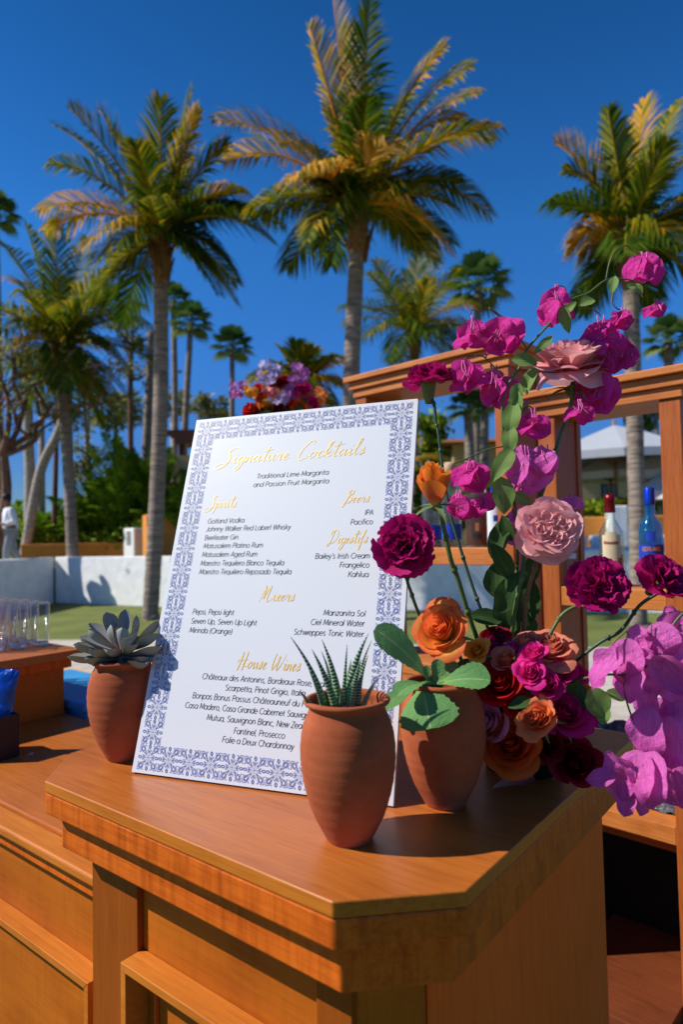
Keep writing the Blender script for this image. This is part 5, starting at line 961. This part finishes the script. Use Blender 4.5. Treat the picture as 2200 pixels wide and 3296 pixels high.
def palm(name, label, Y, trunkpx, tr, tips, ll=1.0, nl=44, base_z=0., seed=0, tb=.35, spread=1.6, extra=8, el=2.6, lw=.042, wind=.2, group='coconut palms in the garden'):
    q = random.Random(seed); pts = [at(x * k, y * k, Y) for x, y in trunkpx]; base = pts[0].copy()
    if base[2] > base_z: pts = [A(base[0] + (base[0] - pts[1][0]) * .3, Y, base_z)] + pts
    pts[0][2] = min(pts[0][2], base_z); c = pts[-1]; p = thing(name, label, 'palm tree', pts[0], group)
    cv = spline(pts, 10); mb = MB(); n_ = len(cv); mb.tube(cv, [tr * (1.45 - .5 * min(1, i / (n_ * .16))) * (1 - .18 * i / n_) * (1 + .05 * (i % 2)) for i in range(n_)], 14); mb.build('trunk', bark, p)
    mb = MB()
    for i in range(16): a = i * 2.4; h = q.uniform(-.9, .25) * tr * 4; mb.tube([c + A(math.cos(a) * tr * .7, math.sin(a) * tr * .7, h - .25), c + A(math.cos(a) * tr * 1.25, math.sin(a) * tr * 1.25, h + .1), c + A(math.cos(a) * tr * 1.9, math.sin(a) * tr * 1.9, h + .4)], lambda s_: tr * .32 * (1 - s_ * .7), 5)
    mb.tube([c - A(0, 0, .7), c - A(0, 0, .1), c + A(0, 0, .5)], [tr * .95, tr * 1.25, tr * .5], 10); mb.build('fibre_sheath', fibre, p)
    mb = MB(); c = c + A(0, 0, .15)
    for i, tp in enumerate(tips):
        x, y, ar_, ti = (list(tp) + [.22, None])[:4] if len(tp) < 4 else tp; dY = q.uniform(-1, 1) * spread
        tip = at(x * k, y * k, Y + dY); frond(mb, c, tip, ar_, nl, ll * q.uniform(.9, 1.1), ti if ti is not None else q.choice([.15, .3, .45, .62, .75]), q, lw, .6, wind)
    for i in range(extra):
        a = i * 2.39996; e_ = q.uniform(-.8, .5); tip = c + A(math.cos(a) * el * math.cos(e_), math.sin(a) * el * math.cos(e_), el * math.sin(e_)); frond(mb, c, tip, .28, nl, ll, q.choice([.05, .15, .25, .4]), q, lw, .6, wind)
    mb.build('crown', coco, p); return p
palm('coconut_palm', 'tallest coconut palm in the middle, its trunk rising behind the sign', 12., [(797, 1425), (806, 900), (818, 600), (820, 500)], .165,
     [(848, -10, .02, .25), (765, 0, .05, .7), (710, 60, .1, .75), (800, 60, .04, .3), (1020, 105, .22, .6), (1080, 150, .25, .5), (1100, 210, .25, .7), (1130, 320, .32, .5), (1145, 290, .3, .55), (1120, 490, .45, .4), (1040, 590, .4, .75), (960, 560, .35, .3), (1000, 600, .45, .5), (705, 550, .4, .45), (735, 500, .3, .25), (490, 275, .26, .75), (520, 365, .36, .8), (590, 290, .2, .5), (655, 420, .4, .85), (700, 400, .42, .9), (640, 330, .3, .3), (900, 340, .6, 1.), (1060, 270, .35, .65), (935, 220, .12, .3), (740, 250, .12, .4), (880, 430, .3, .2), (760, 420, .3, .2), (930, 480, .3, .3)], 1.05, 54, 0, 1, spread=1.5, extra=10, el=2.0)
palm('coconut_palm', 'leaning coconut palm left of the sign with its foot on the lawn', 12.8, [(344, 1418), (357, 1200), (369, 900), (369, 700), (370, 565)], .165,
     [(118, 285, .15, .4), (160, 250, .18, .45), (118, 375, .3, .3), (225, 250, .16, .55), (250, 300, .2, .5), (368, 225, .02, .45), (440, 205, .1, .4), (455, 250, .14, .6), (90, 480, .3, .8), (105, 525, .35, .75), (190, 570, .4, .7), (260, 590, .4, .35), (650, 520, .35, .3), (630, 560, .4, .2), (560, 440, .3, .55), (520, 330, .22, .5), (460, 620, .4, .3), (590, 490, .32, .25), (345, 480, .7, .95), (520, 600, .4, .2), (420, 380, .2, .7), (310, 330, .14, .4), (480, 460, .3, .3)], 1.0, 50, 0, 2, spread=1.5, extra=9, el=2.0)
palm('coconut_palm', 'coconut palm at the right edge seen behind the shelf opening', 10.6, [(1466, 1432), (1464, 1200), (1452, 800), (1448, 640), (1446, 570)], .145,
     [(1278, 330, .22, .8), (1300, 395, .35, .3), (1395, 250, .06, .3), (1480, 230, .15, .7), (1560, 230, .15, .45), (1640, 330, .2, .4), (1310, 560, .45, .9), (1335, 585, .4, .8), (1300, 480, .3, .4), (1560, 570, .4, .6), (1620, 450, .3, .3), (1500, 590, .3, .6), (1400, 590, .3, .55), (1660, 560, .4, .3), (1410, 370, .2, .7), (1530, 330, .12, .35), (1600, 520, .3, .3), (1370, 440, .2, .3)], .85, 50, 0, 3, spread=1.2, extra=8, el=1.5)
palm('coconut_palm', 'bushy coconut palm at the far left with a drooping green crown', 17., [(165, 1250), (158, 1100), (146, 950), (136, 810)], .16,
     [(0, 560, .2, .3), (15, 645, .25, .7), (-60, 720, .3, .5), (60, 520, .1, .3), (125, 505, .05, .35), (200, 545, .1, .4), (265, 610, .2, .5), (330, 700, .3, .35), (340, 745, .35, .3), (305, 870, .5, .6), (225, 900, .45, .4), (-20, 830, .4, .6), (60, 860, .35, .3), (280, 660, .2, .3), (150, 640, .1, .2), (40, 740, .3, .3), (250, 800, .35, .3), (180, 900, .3, .6)], 1.2, 46, .9, 4, spread=2., extra=12, el=2.6)
palm('coconut_palm', 'smaller coconut palm behind the shelf unit, right of the middle trunk', 20., [(955, 1250), (952, 950), (950, 775)], .15,
     [(848, 625, .12, .3), (862, 600, .1, .4), (960, 575, .05, .35), (1000, 560, .08, .5), (1050, 620, .15, .4), (1095, 700, .3, .6), (850, 710, .25, .35), (840, 770, .35, .4), (905, 830, .4, .3), (1040, 800, .4, .3), (890, 660, .15, .3), (985, 640, .1, .5), (1075, 760, .3, .6), (930, 620, .05, .25)], 1.1, 40, .9, 5, spread=2., extra=10, el=2.4)
palm('coconut_palm', 'low golden palm right behind the bouquet', 15., [(690, 1150), (690, 990), (692, 900)], .13,
     [(560, 880, .3, .7), (640, 800, .12, .5), (620, 830, .15, .45), (680, 785, .05, .3), (735, 830, .2, .85), (795, 830, .25, .85), (800, 900, .35, .85), (595, 930, .35, .7), (740, 940, .4, .85), (770, 870, .25, .9), (720, 800, .1, .5), (700, 940, .3, .6)], .7, 40, .9, 6, spread=.8, extra=6, el=1.2)
palm('coconut_palm', 'hidden golden palm seen through the left-hand shelf opening', 17., [(905, 1300), (900, 1240), (895, 1120)], .13,
     [(800, 990, .2, .7), (860, 960, .1, .5), (960, 1000, .2, .6), (1010, 1050, .3, .8), (990, 1120, .3, .6), (850, 1150, .3, .7), (930, 1180, .3, .5), (1040, 1100, .3, .3), (900, 980, .05, .4)], .8, 36, .9, 16, spread=1.2, extra=8, el=1.5)['label'] = 'golden palm seen through the left-hand shelf opening'
def fanpalm(label, Y, cx, cy, r, foot, tr, seed, base_z=.9, n=26):
    q = random.Random(seed); c = at(cx * k, cy * k, Y); rr = px(r * k, Y); f0 = at(foot[0] * k, foot[1] * k, Y); f0[2] = base_z; p = thing('fan_palm', label, 'palm tree', f0, 'fan palms behind the garden')
    MB().tube(spline([f0, (f0 + c) / 2 + A(q.uniform(-.1, .1), 0, 0), c], 8), lambda s_: tr * (1.15 - .3 * s_), 10).build('trunk', bark, p); mb = MB()
    for i in range(n):
        a = i * 2.39996; el_ = R(82 - 125 * (i / n)); d = A(math.cos(a) * math.cos(el_), math.sin(a) * math.cos(el_), math.sin(el_)); h = c + d * rr * .48; mb.tube([c, h], rr * .014, 4, tint=.4)
        X = np.cross(d, A(0, 0, 1)); X = nrm(X) if np.linalg.norm(X) > .05 else A(1, 0, 0); Yv = np.cross(X, d); ti = q.uniform(.1, .85) if i < n * .8 else q.uniform(.6, 1)
        for s_ in range(13):
            b_ = R(-100 + 200 * s_ / 12); dd = nrm(d * math.cos(b_) + X * math.sin(b_) + Yv * .15); l = rr * .56 * (1 - .3 * abs(s_ - 6) / 6); w_ = nrm(-d * math.sin(b_) + X * math.cos(b_)) * rr * .05
            mb.add([h - w_ * .2, h + w_ * .2, h + dd * l * .6 + w_, h + dd * l * .6 - w_, h + dd * l + A(0, 0, -l * .28)], [(0, 1, 2, 3), (3, 2, 4)], None, max(0, min(1, ti + q.uniform(-.12, .12))))
    mb.build('crown', fanm, p)
fanpalm('slim fan palm just right of the leaning coconut trunk', 25., 438, 740, 62, (415, 1000), .13, 1)
fanpalm('fan palm whose crown peeks from behind the leaning coconut trunk', 26., 398, 690, 52, (392, 1000), .13, 2)
fanpalm('small fan palm left of the bouquet on a thin trunk', 27., 533, 795, 60, (535, 1000), .12, 3)
fanpalm('dark fan palm above the shelf unit, right of the small coconut palm', 24., 1098, 655, 92, (1092, 1100), .16, 4)
fanpalm('fan palm cut off by the left edge near the top', 22., -12, 490, 66, (0, 1200), .15, 5)
fanpalm('dark fan palm at the right edge behind the right-hand shelf', 20., 1535, 780, 72, (1530, 1200), .15, 6)
fanpalm('fan palm seen through the left-hand shelf opening', 21., 1075, 935, 60, (1090, 1150), .17, 7); fanpalm('fan palm beside the one in the left-hand shelf opening', 22., 1115, 915, 56, (1112, 1150), .15, 8)
def treeless(name, label, Y, pts, r0, r1, m_=None, base_z=.9, branches=0, seed=0, crown=None, group=None):
    q = random.Random(seed); P = [at(x * k, y * k, Y) for x, y in pts]; P[0][2] = min(P[0][2], base_z); p = thing(name, label, 'tree', P[0], group); cv = spline(P, 8); mb = MB(); mb.tube(cv, lambda s_: r0 + (r1 - r0) * s_, 10); lv = MB(); top = cv[-1]
    for i in range(branches):
        s0 = cv[int(len(cv) * q.uniform(.45, .98))]; d = nrm(A(q.uniform(-1, 1), q.uniform(-1, 1), q.uniform(.1, 1))); L = q.uniform(.8, 2.2) * (crown or 1); b1 = s0 + d * L * .5; b2 = b1 + nrm(d + A(q.uniform(-.6, .6), q.uniform(-.6, .6), q.uniform(-.1, .6))) * L * .6
        mb.tube([s0, b1, b2], [r1 * .8, r1 * .5, r1 * .12], 6)
        for j in range(4):
            e_ = b1 + (b2 - b1) * q.random(); f_ = e_ + nrm(A(q.uniform(-1, 1), q.uniform(-1, 1), q.uniform(-.2, 1))) * L * .45; mb.tube([e_, f_], [r1 * .28, r1 * .06], 5)
            for _ in range(int(26 * (crown and 1 or 0))): cl(lv, f_ + A(q.gauss(0, 1), q.gauss(0, 1), q.gauss(0, .7)) * L * .26, .10, q)
    mb.build('trunk', m_ or bark2, p)
    if crown and lv.v: lv.build('crown', hazy, p)
    return p
def cl(mb, c, s_, q, ti=None):
    d = nrm(A(q.gauss(0, 1), q.gauss(0, 1), q.gauss(0, 1))); X, Y, Z = frame(d, q.random() * 6); t_ = q.random() if ti is None else max(0, min(1, ti + q.uniform(-.25, .25))); w_ = q.uniform(.3, .55)
    mb.add([c - X * s_, c - Y * s_ * w_ + Z * s_ * .15, c + X * s_, c + Y * s_ * w_ + Z * s_ * .15], [(0, 1, 2, 3)], None, t_)
for i, (pts, r0, r1) in enumerate([([(52, 1215), (90, 1090), (130, 1000), (155, 930)], .15, .12), ([(66, 1250), (68, 1100), (64, 980), (62, 800)], .17, .13), ([(122, 1250), (128, 1050), (132, 880)], .09, .06), ([(158, 1250), (160, 1080), (158, 900), (150, 850)], .11, .08), ([(178, 1250), (196, 1160), (206, 1110), (196, 980), (190, 860)], .10, .05), ([(326, 1190), (334, 1080), (342, 900), (346, 760)], .17, .13), ([(300, 1010), (299, 900), (302, 780)], .10, .08)]):
    treeless('palm_tree' if i in (0, 1, 5) else 'slender_tree', ['thick grey trunk leaning left behind the planter', 'rough grey trunk standing behind the man', 'thin dark trunk left of the far-left palm trunk', 'thin pale trunk right beside the thin dark one', 'kinked thin trunk forking above the planter', 'brown and white palm trunk just left of the leaning coconut palm', 'short dark trunk above the dense palm bushes'][i], 19. + i * .4, pts, r0, r1, [bark2, bark2, barkr, bark2, bark2, bark, barkr][i], .9, 0 if i in (0, 1, 5) else 6, i, .5 if i not in (0, 1, 5) else None, 'tree trunks behind the planter')
br_t = thing('branching_tree', 'red-brown gnarled tree with nearly bare branches at the left edge', 'tree', (at(-10, 1700, 16.)[0], 16., .9)); mb = MB(); q = random.Random(5); lv = MB()
def limb(a, b_, r0, depth):
    m_ = (a + b_) / 2 + A(q.uniform(-.12, .12), q.uniform(-.2, .2), q.uniform(-.06, .12)) * np.linalg.norm(b_ - a); mb.tube(spline([a, m_, b_], 4), lambda s_: r0 * (1 - .45 * s_), 7)
    if depth:
        for _ in range(3 if depth > 1 else 2): limb(a + (b_ - a) * q.uniform(.55, 1), b_ + nrm(A(q.uniform(-1, 1), q.uniform(-.7, .7), q.uniform(-.1, 1))) * np.linalg.norm(b_ - a) * q.uniform(.45, .8), r0 * .5, depth - 1)
    else:
        for _ in range(4): cl(lv, b_ + A(q.gauss(0, .3), q.gauss(0, .3), q.gauss(0, .2)), .09, q, .8)
P_ = lambda x, y: at(x * k, y * k, 16.)
f0 = P_(-25, 1230); f0[2] = .9; limb(f0, P_(8, 1030), .17, 0)
for x, y in [(95, 985), (60, 915), (10, 880), (-30, 930), (120, 925)]: limb(P_(6, 1045), P_(x, y), .085, 3)
mb.build('trunk', barkr, br_t); lv.build('crown', hazy, br_t)
def crown_tree(label, Y, cx, cy, rx, ry, n, m_, seed, size=.22, base_z=.9, name='tree', cat='tree', group='trees beyond the garden', tr=.09, ti=None):
    q = random.Random(seed); c = at(cx * k, cy * k, Y); RX, RY = px(rx * k, Y), px(ry * k, Y); p = thing(name, label, cat, (c[0], c[1], base_z), group); mb = MB()
    blobs = [c + A(q.uniform(-1, 1) * RX * .8, q.uniform(-1, 1) * RX * .6, q.uniform(-.9, .9) * RY * .8) for _ in range(14)]
    tk = MB(); top = c - A(0, 0, RY * .3); tk.tube([A(c[0], c[1], base_z), top], [tr * 1.5, tr], 8)
    for b_ in blobs: tk.tube([top, (top + b_) / 2 + A(0, 0, .1), b_], [tr * .5, tr * .3, tr * .1], 5)
    for i in range(n):
        b_ = blobs[i % len(blobs)]; s_ = abs(q.gauss(0, 1)) * .2 + .12; d = nrm(A(q.gauss(0, 1), q.gauss(0, 1), q.gauss(0, 1))); cl(mb, b_ + d * A(RX, RX * .8, RY) * s_ * 1.2, size * q.uniform(.6, 1.2), q, ti)
    tk.build('trunk', bark2, p); mb.build('crown', m_, p)
for i, (lab, Y, cx, cy, rx, ry, n, m_, sz) in enumerate([
    ('grey-green wispy tree right of the far-left palm trunk', 28., 265, 945, 62, 48, 900, hazy, .16), ('wispy olive tree between the two slim fan palms', 30., 480, 935, 44, 32, 700, hazy, .16), ('thin olive tree behind the leaning coconut trunk', 31., 395, 930, 40, 40, 500, hazy, .15),
    ('sparse leafy tree above the bare branches at the left', 22., 95, 860, 62, 46, 420, hazy, .12), ('sparse yellow-green tree left of the far-left palm trunk', 23., 200, 885, 44, 40, 300, hazy, .12),
    ('green tree beside the tan house in the shelf opening', 26., 985, 1010, 50, 60, 900, bush, .2), ('dark green tree at the right behind the parasols', 24., 1505, 935, 60, 70, 900, bush, .22)]):
    crown_tree(lab, Y, cx, cy, rx, ry, n, m_, 30 + i, sz)
def clump(label, Y, cx, base_y, w_, h_, n, seed, m_=None, tint=.3, group='palm bushes behind the planter'):   # a bush of arching palm leaves
    q = random.Random(seed); b_ = at(cx * k, base_y * k, Y); b_[2] = .9; p = thing('palm_bush', label, 'bush', b_, group); mb = MB(); H = px(h_ * k, Y) * 1.38; W_ = px(w_ * k, Y)
    for i in range(n):
        a = q.random() * 6.283; r_ = q.random() ** .5; s0 = b_ + A(math.cos(a) * W_ * .3 * r_, math.sin(a) * .5 * r_, 0); hh = H * q.uniform(.45, 1.02); tip = s0 + A(math.cos(a) * W_ * .75 * r_, math.sin(a) * 1.2 * r_ - .3, hh * q.uniform(.6, .95))
        frond(mb, s0 + A(0, 0, hh * .25), tip, .38, 20, .55, max(0, min(1, tint + q.uniform(-.25, .3))), q, .055, .5)
    mb.build('foliage', m_ or bush, p); st = MB()
    for i in range(9): st.tube([b_ + A(q.uniform(-.3, .3) * W_, q.uniform(-.3, .3), 0), b_ + A(q.uniform(-.4, .4) * W_, q.uniform(-.3, .3), H * .55)], .03, 5)
    st.build('stems', barkr, p)
clump('tall dense palm bush behind the air conditioner', 20., 290, 1250, 75, 215, 70, 1, None, .22); clump('dense palm bush left of the tallest one', 20.6, 235, 1250, 60, 165, 50, 2, None, .3); clump('dark palm bush behind the ochre block', 20.4, 360, 1250, 60, 220, 60, 3, None, .16); clump('palm bush between the thin trunks', 21., 185, 1250, 60, 120, 40, 4, None, .35); clump('palm bush behind the man', 21.5, 20, 1250, 90, 115, 50, 5, None, .25); clump('palm bush right of the rough trunk', 21.5, 110, 1250, 60, 110, 40, 6, None, .3)
clump('broad-leaved bush lower in the left-hand shelf opening', 17., 1010, 1230, 70, 150, 50, 7, None, .5); clump('yellow-green bush at the post in the left-hand shelf opening', 17.5, 1120, 1230, 60, 150, 40, 8, None, .4); clump('dark bush behind the sign', 18.5, 440, 1250, 60, 190, 40, 9, None, .15)
crown_tree('bright green low shrub beside the air conditioner', 19.2, 318, 1222, 34, 30, 900, bush, 51, .10, .9, 'shrub', 'shrub', 'low shrubs on the planter', .03, .75); crown_tree('low green shrub left of the air conditioner', 19.4, 255, 1235, 40, 22, 800, bush, 52, .10, .9, 'shrub', 'shrub', 'low shrubs on the planter', .03, .6); crown_tree('flowering low shrub near the left end of the planter', 19.4, 95, 1225, 40, 26, 800, bush, 53, .10, .9, 'shrub', 'shrub', 'low shrubs on the planter', .03, .6); crown_tree('low shrub at the thin trunks', 19.6, 165, 1235, 40, 20, 700, bush, 54, .10, .9, 'shrub', 'shrub', 'low shrubs on the planter', .03, .55)

# ---------------------------------------------------------------- buildings and parasols
def house(label, Y, x0, x1, ytop, roof, m_, windows=()):
    a, b_ = at(x0 * k, ytop * k, Y), at(x1 * k, ytop * k, Y); zt = a[2]; h = thing('house', label, 'house', ((a[0] + b_[0]) / 2, Y, .9)); mb = MB(); mb.box((a[0], Y, .9), (b_[0], Y + 5, zt)); mb.build('wall', m_, h, smooth=False)
    if roof:
        mb = MB(); z0, z1 = zt + .002, zt + roof; mb.hexa([A(a[0] - .5, Y - .7, z0), A(b_[0] + .5, Y - .7, z0), A(b_[0] + .5, Y + 5.5, z0), A(a[0] - .5, Y + 5.5, z0), A(a[0] - .3, Y - .5, z0 + .14), A(b_[0] + .3, Y - .5, z0 + .14), A(b_[0] - .2, Y + 2.4, z1), A(a[0] + .2, Y + 2.4, z1)]); mb.build('roof', tile_m, h, smooth=False)
    for wx0, wx1, wy0, wy1 in windows:
        p_, q_ = at(wx0 * k, wy1 * k, Y), at(wx1 * k, wy0 * k, Y); f_ = MB(); f_.box((p_[0], Y - .03, p_[2]), (q_[0], Y - .002, q_[2])); w_ = f_.build('window', dcap, h, smooth=False); g_ = MB(); g_.box((p_[0] + .08, Y - .04, p_[2] + .08), (q_[0] - .08, Y - .0305, q_[2] - .08)); g_.build('pane', MAT('window_pane', (.04, .10, .18), .1, .1, spec=.8), h, smooth=False)
    return h
house('tan house with a tiled roof in the left-hand shelf opening', 25., 1040, 1250, 1020, .5, tanw); house('tan house wall with dark blue windows under the parasols', 24., 1330, 1600, 1080, .5, tanw, [(1382, 1396, 1110, 1160), (1402, 1414, 1110, 1160)]); house('tan house corner behind the palm bushes left of the sign', 23., 405, 520, 1045, .0, tanw)
pg = thing('pergola', 'dark brown slatted pergola roof left of the sign top', 'pergola', (at(430 * k, 1000 * k, 24.)[0], 24., .9)); dk = MAT('dark_timber', (.10, .04, .022), .7, .3, 9); mb = MB(); a = at(393 * k, 1000 * k, 24.); b_ = at(520 * k, 1000 * k, 24.)
for i in range(7): mb.box((a[0], 23.4 + i * .5, a[2] - .1), (b_[0], 23.5 + i * .5, a[2] + .12))
mb.box((a[0] + .3, 23.3, a[2] - .4), (b_[0], 23.45, a[2] - .12)); mb.build('roof_slats', dk, pg, smooth=False)
for xx in (a[0] + .4, b_[0] - .4): MB().box((xx, 23.46, .9), (xx + .2, 23.66, a[2] - .1)).build('post', dk, pg, smooth=False)
canvas = MAT('white_canvas', (.62, .63, .64), .8, .04, 3., .1); wpole = MAT('parasol_wood', (.30, .15, .06), .6, .2, 6)
def parasol(label, Y, cx, apex, edge, half, foot_z, seed, yaw=.5):
    top = at(cx * k, apex * k, Y); e_z = at(cx * k, edge * k, Y)[2]; W_ = px(half * k, Y); base = A(top[0], Y, foot_z); p = thing('parasol', label, 'parasol', base, 'garden parasols behind the wall'); mb = MB()
    cs = [A(top[0] + W_ * 1.25 * math.cos(yaw + i * math.pi / 4) * (1 if i % 2 == 0 else .86), Y + W_ * 1.25 * math.sin(yaw + i * math.pi / 4) * (1 if i % 2 == 0 else .86), e_z) for i in range(8)]
    G = [[top] * 8, [top + (c_ - top) * .5 + A(0, 0, .04) for c_ in cs], cs, [c_ - A(0, 0, .2) for c_ in cs]]; mb.grid(G, close=True); mb.build('canopy', canvas if Y != 17.01 else bpy.data.materials['grey_canvas'], p, smooth=False)
    rb = MB()
    for c_ in cs: rb.tube([top - A(0, 0, .07), c_ - A(0, 0, .06)], .022, 5); rb.tube([A(top[0], Y, e_z - .25), top + (c_ - top) * .55 - A(0, 0, .08)], .018, 5)
    rb.build('ribs', wpole, p); MB().tube([base, top + A(0, 0, .12)], .04, 10).build('pole', wpole, p); MB().lathe(base, [(.01, 0), (.35, 0), (.33, .08), (.06, .12), (.05, .3)], 16).build('stand', dcap, p)
canvas_g = MAT('grey_canvas', (.40, .43, .48), .8, .05, 3., .1)
parasol('largest grey parasol with wooden ribs seen through the right-hand shelf', 17.01, 1410, 975, 1046, 150, .9, 1); parasol('white parasol lower behind the palm trunk in the right-hand shelf', 18., 1400, 1045, 1085, 74, .9, 2, .2); parasol('white parasol at the right post, partly hidden', 17., 1520, 1030, 1082, 70, .9, 3, .3); parasol('white parasol lowest beside the blue bottle cap', 16., 1545, 1075, 1128, 76, .9, 4, .1)
crown_tree('clipped bright green hedge under the parasols', 17., 1425, 1160, 110, 20, 2600, bush, 71, .10, .9, 'hedge', 'hedge', None, .03, .6)
blk('planter_wall', 'low ochre planter wall under the hedge in the right-hand shelf', 'planter wall', 1850, 2230, 1665, 1760, 15.5, nrm(A(1, -.1, 0)), .8, ochre); blk('plant_box', 'white planter box beside the rum bottle cap', 'plant box', 1972, 2025, 1628, 1690, 14.9, nrm(A(1, -.1, 0)), .5, white); cush = MAT('white_cushion', (.80, .80, .79), .9, .05, 8, .2)
for i, (x0, x1) in enumerate([(1880, 1930), (1945, 2040), (2120, 2200)]):
    a = at(x0, 1770, 13.6); b_ = at(x1, 1770, 13.6); zb = .9; zt = at(x0, 1722, 13.6)[2]; s_ = thing('outdoor_sofa', ['white cushioned sofa nearest the left of the right-hand shelf opening', 'white cushioned sofa behind the rum bottle', 'white cushioned sofa at the right post'][i], 'sofa', ((a[0] + b_[0]) / 2, 13.6, zb), 'white garden sofas')
    bevel(MB().box((a[0], 13.6, zb), (b_[0], 14.4, zb + .3)).build('seat', cush, s_), .05, 3); bevel(MB().box((a[0], 14.2, zb + .303), (b_[0], 14.42, max(zb + .5, zt))).build('backrest', cush, s_), .06, 3)
# ---------------------------------------------------------------- the man behind the wall
mp_ = at(34, 1700, 15.8); MX, MY, MZ = mp_[0], 15.8, .9
man = thing('person', 'man in a white long-sleeved shirt and grey trousers walking left, looking down at his hands', 'person', (MX, MY, MZ))
skin = MAT('skin', (.28, .13, .075), .55, .08); shirt = MAT('white_shirt', (.78, .80, .86), .85, .05, 9, .3, bd=.03); trs = MAT('grey_trousers', (.24, .25, .27), .85, .1, 9); hair = MAT('dark_hair', (.012, .009, .008), .6, .2)
def skinned(name, V, E_, Rr, mat, par):
    me = bpy.data.meshes.new(name); me.from_pydata([tuple(A(*v)) for v in V], E_, []); o = bpy.data.objects.new(name, me); col.objects.link(o); o.parent = par; me.materials.append(mat)
    s_ = o.modifiers.new('skin', 'SKIN'); s_.use_smooth_shade = True
    for i, r_ in enumerate(Rr): me.skin_vertices[0].data[i].radius = (r_, r_) if not isinstance(r_, tuple) else r_
    me.skin_vertices[0].data[0].use_root = True; o.modifiers.new('sub', 'SUBSURF').levels = 1; o.modifiers['sub'].render_levels = 2; return o
BV = [(0, 0, .92), (-.01, 0, 1.12), (-.02, 0, 1.32), (-.05, 0, 1.46), (-.08, -.0, 1.54), (-.115, 0, 1.61), (-.125, 0, 1.70), (-.04, -.19, 1.38), (.03, -.23, 1.13), (-.18, -.16, 1.06), (-.25, -.13, 1.07), (-.04, .19, 1.38), (.03, .23, 1.13), (-.18, .16, 1.08), (-.25, .12, 1.09), (-.02, -.10, .86), (-.10, -.10, .48), (-.12, -.10, .08), (-.24, -.1, .04), (.02, .10, .86), (.08, .1, .48), (.22, .1, .12), (.13, .1, .05), (-.19, 0, 1.635)]
BE = [(0, 1), (1, 2), (2, 3), (3, 4), (4, 5), (5, 6), (2, 7), (7, 8), (8, 9), (9, 10), (2, 11), (11, 12), (12, 13), (13, 14), (0, 15), (15, 16), (16, 17), (17, 18), (0, 19), (19, 20), (20, 21), (21, 22), (5, 23)]
BR = [(.13, .16), (.12, .15), (.13, .17), .075, .055, (.085, .075), (.08, .07), .062, .045, .036, .03, .062, .045, .036, .03, .088, .062, .045, .04, .088, .062, .045, .04, .028]
skinned('body', BV, BE, BR, skin, man)
SV = [(0, 0, .86), (-.005, 0, 1.12), (-.02, 0, 1.33), (-.045, 0, 1.46), (-.04, -.19, 1.39), (.035, -.235, 1.13), (-.155, -.17, 1.065), (-.04, .19, 1.39), (.035, .235, 1.13), (-.155, .17, 1.085)]
skinned('shirt', SV, [(0, 1), (1, 2), (2, 3), (2, 4), (4, 5), (5, 6), (2, 7), (7, 8), (8, 9)], [(.165, .185), (.145, .175), (.15, .185), .085, .082, .068, .055, .082, .068, .055], shirt, man)
skinned('trousers', [(0, 0, .95), (-.02, -.10, .86), (-.10, -.10, .48), (-.12, -.1, .10), (.02, .10, .86), (.08, .10, .48), (.21, .1, .14)], [(0, 1), (1, 2), (2, 3), (0, 4), (4, 5), (5, 6)], [(.145, .165), .105, .082, .07, .105, .082, .07], trs, man)
hb = MB(); hb.ball((MX - .085, MY, MZ + 1.70), .105, 14, (1, .86, 1)); hb.build('hair', hair, man)
man.rotation_euler = (0, 0, R(38)); man.scale = (1.12, 1.12, 1.02)
for sy in (-1, 1):                                           # hands: a palm and five fingers each
    hx, hy, hz = -.25, -.13 * (1 if sy < 0 else -.93), 1.07 + (.02 if sy > 0 else 0)
    V_, E2, R2 = [(hx + .01, hy, hz), (hx - .05, hy, hz + .005)], [(0, 1)], [(.026, .02), (.034, .016)]
    for f_ in range(4):
        n0 = len(V_); fy = hy + (f_ - 1.5) * .018; V_ += [(hx - .085, fy, hz + .012), (hx - .11 - .008 * (f_ in (1, 2)), fy - sy * .004, hz + .028), (hx - .112, fy - sy * .012, hz + .046)]; E2 += [(1, n0), (n0, n0 + 1), (n0 + 1, n0 + 2)]; R2 += [.010, .009, .008]
    n0 = len(V_); V_ += [(hx - .03, hy - sy * .035, hz + .02), (hx - .06, hy - sy * .05, hz + .035)]; E2 += [(0, n0), (n0, n0 + 1)]; R2 += [.012, .009]
    skinned('hand', V_, E2, R2, skin, man)
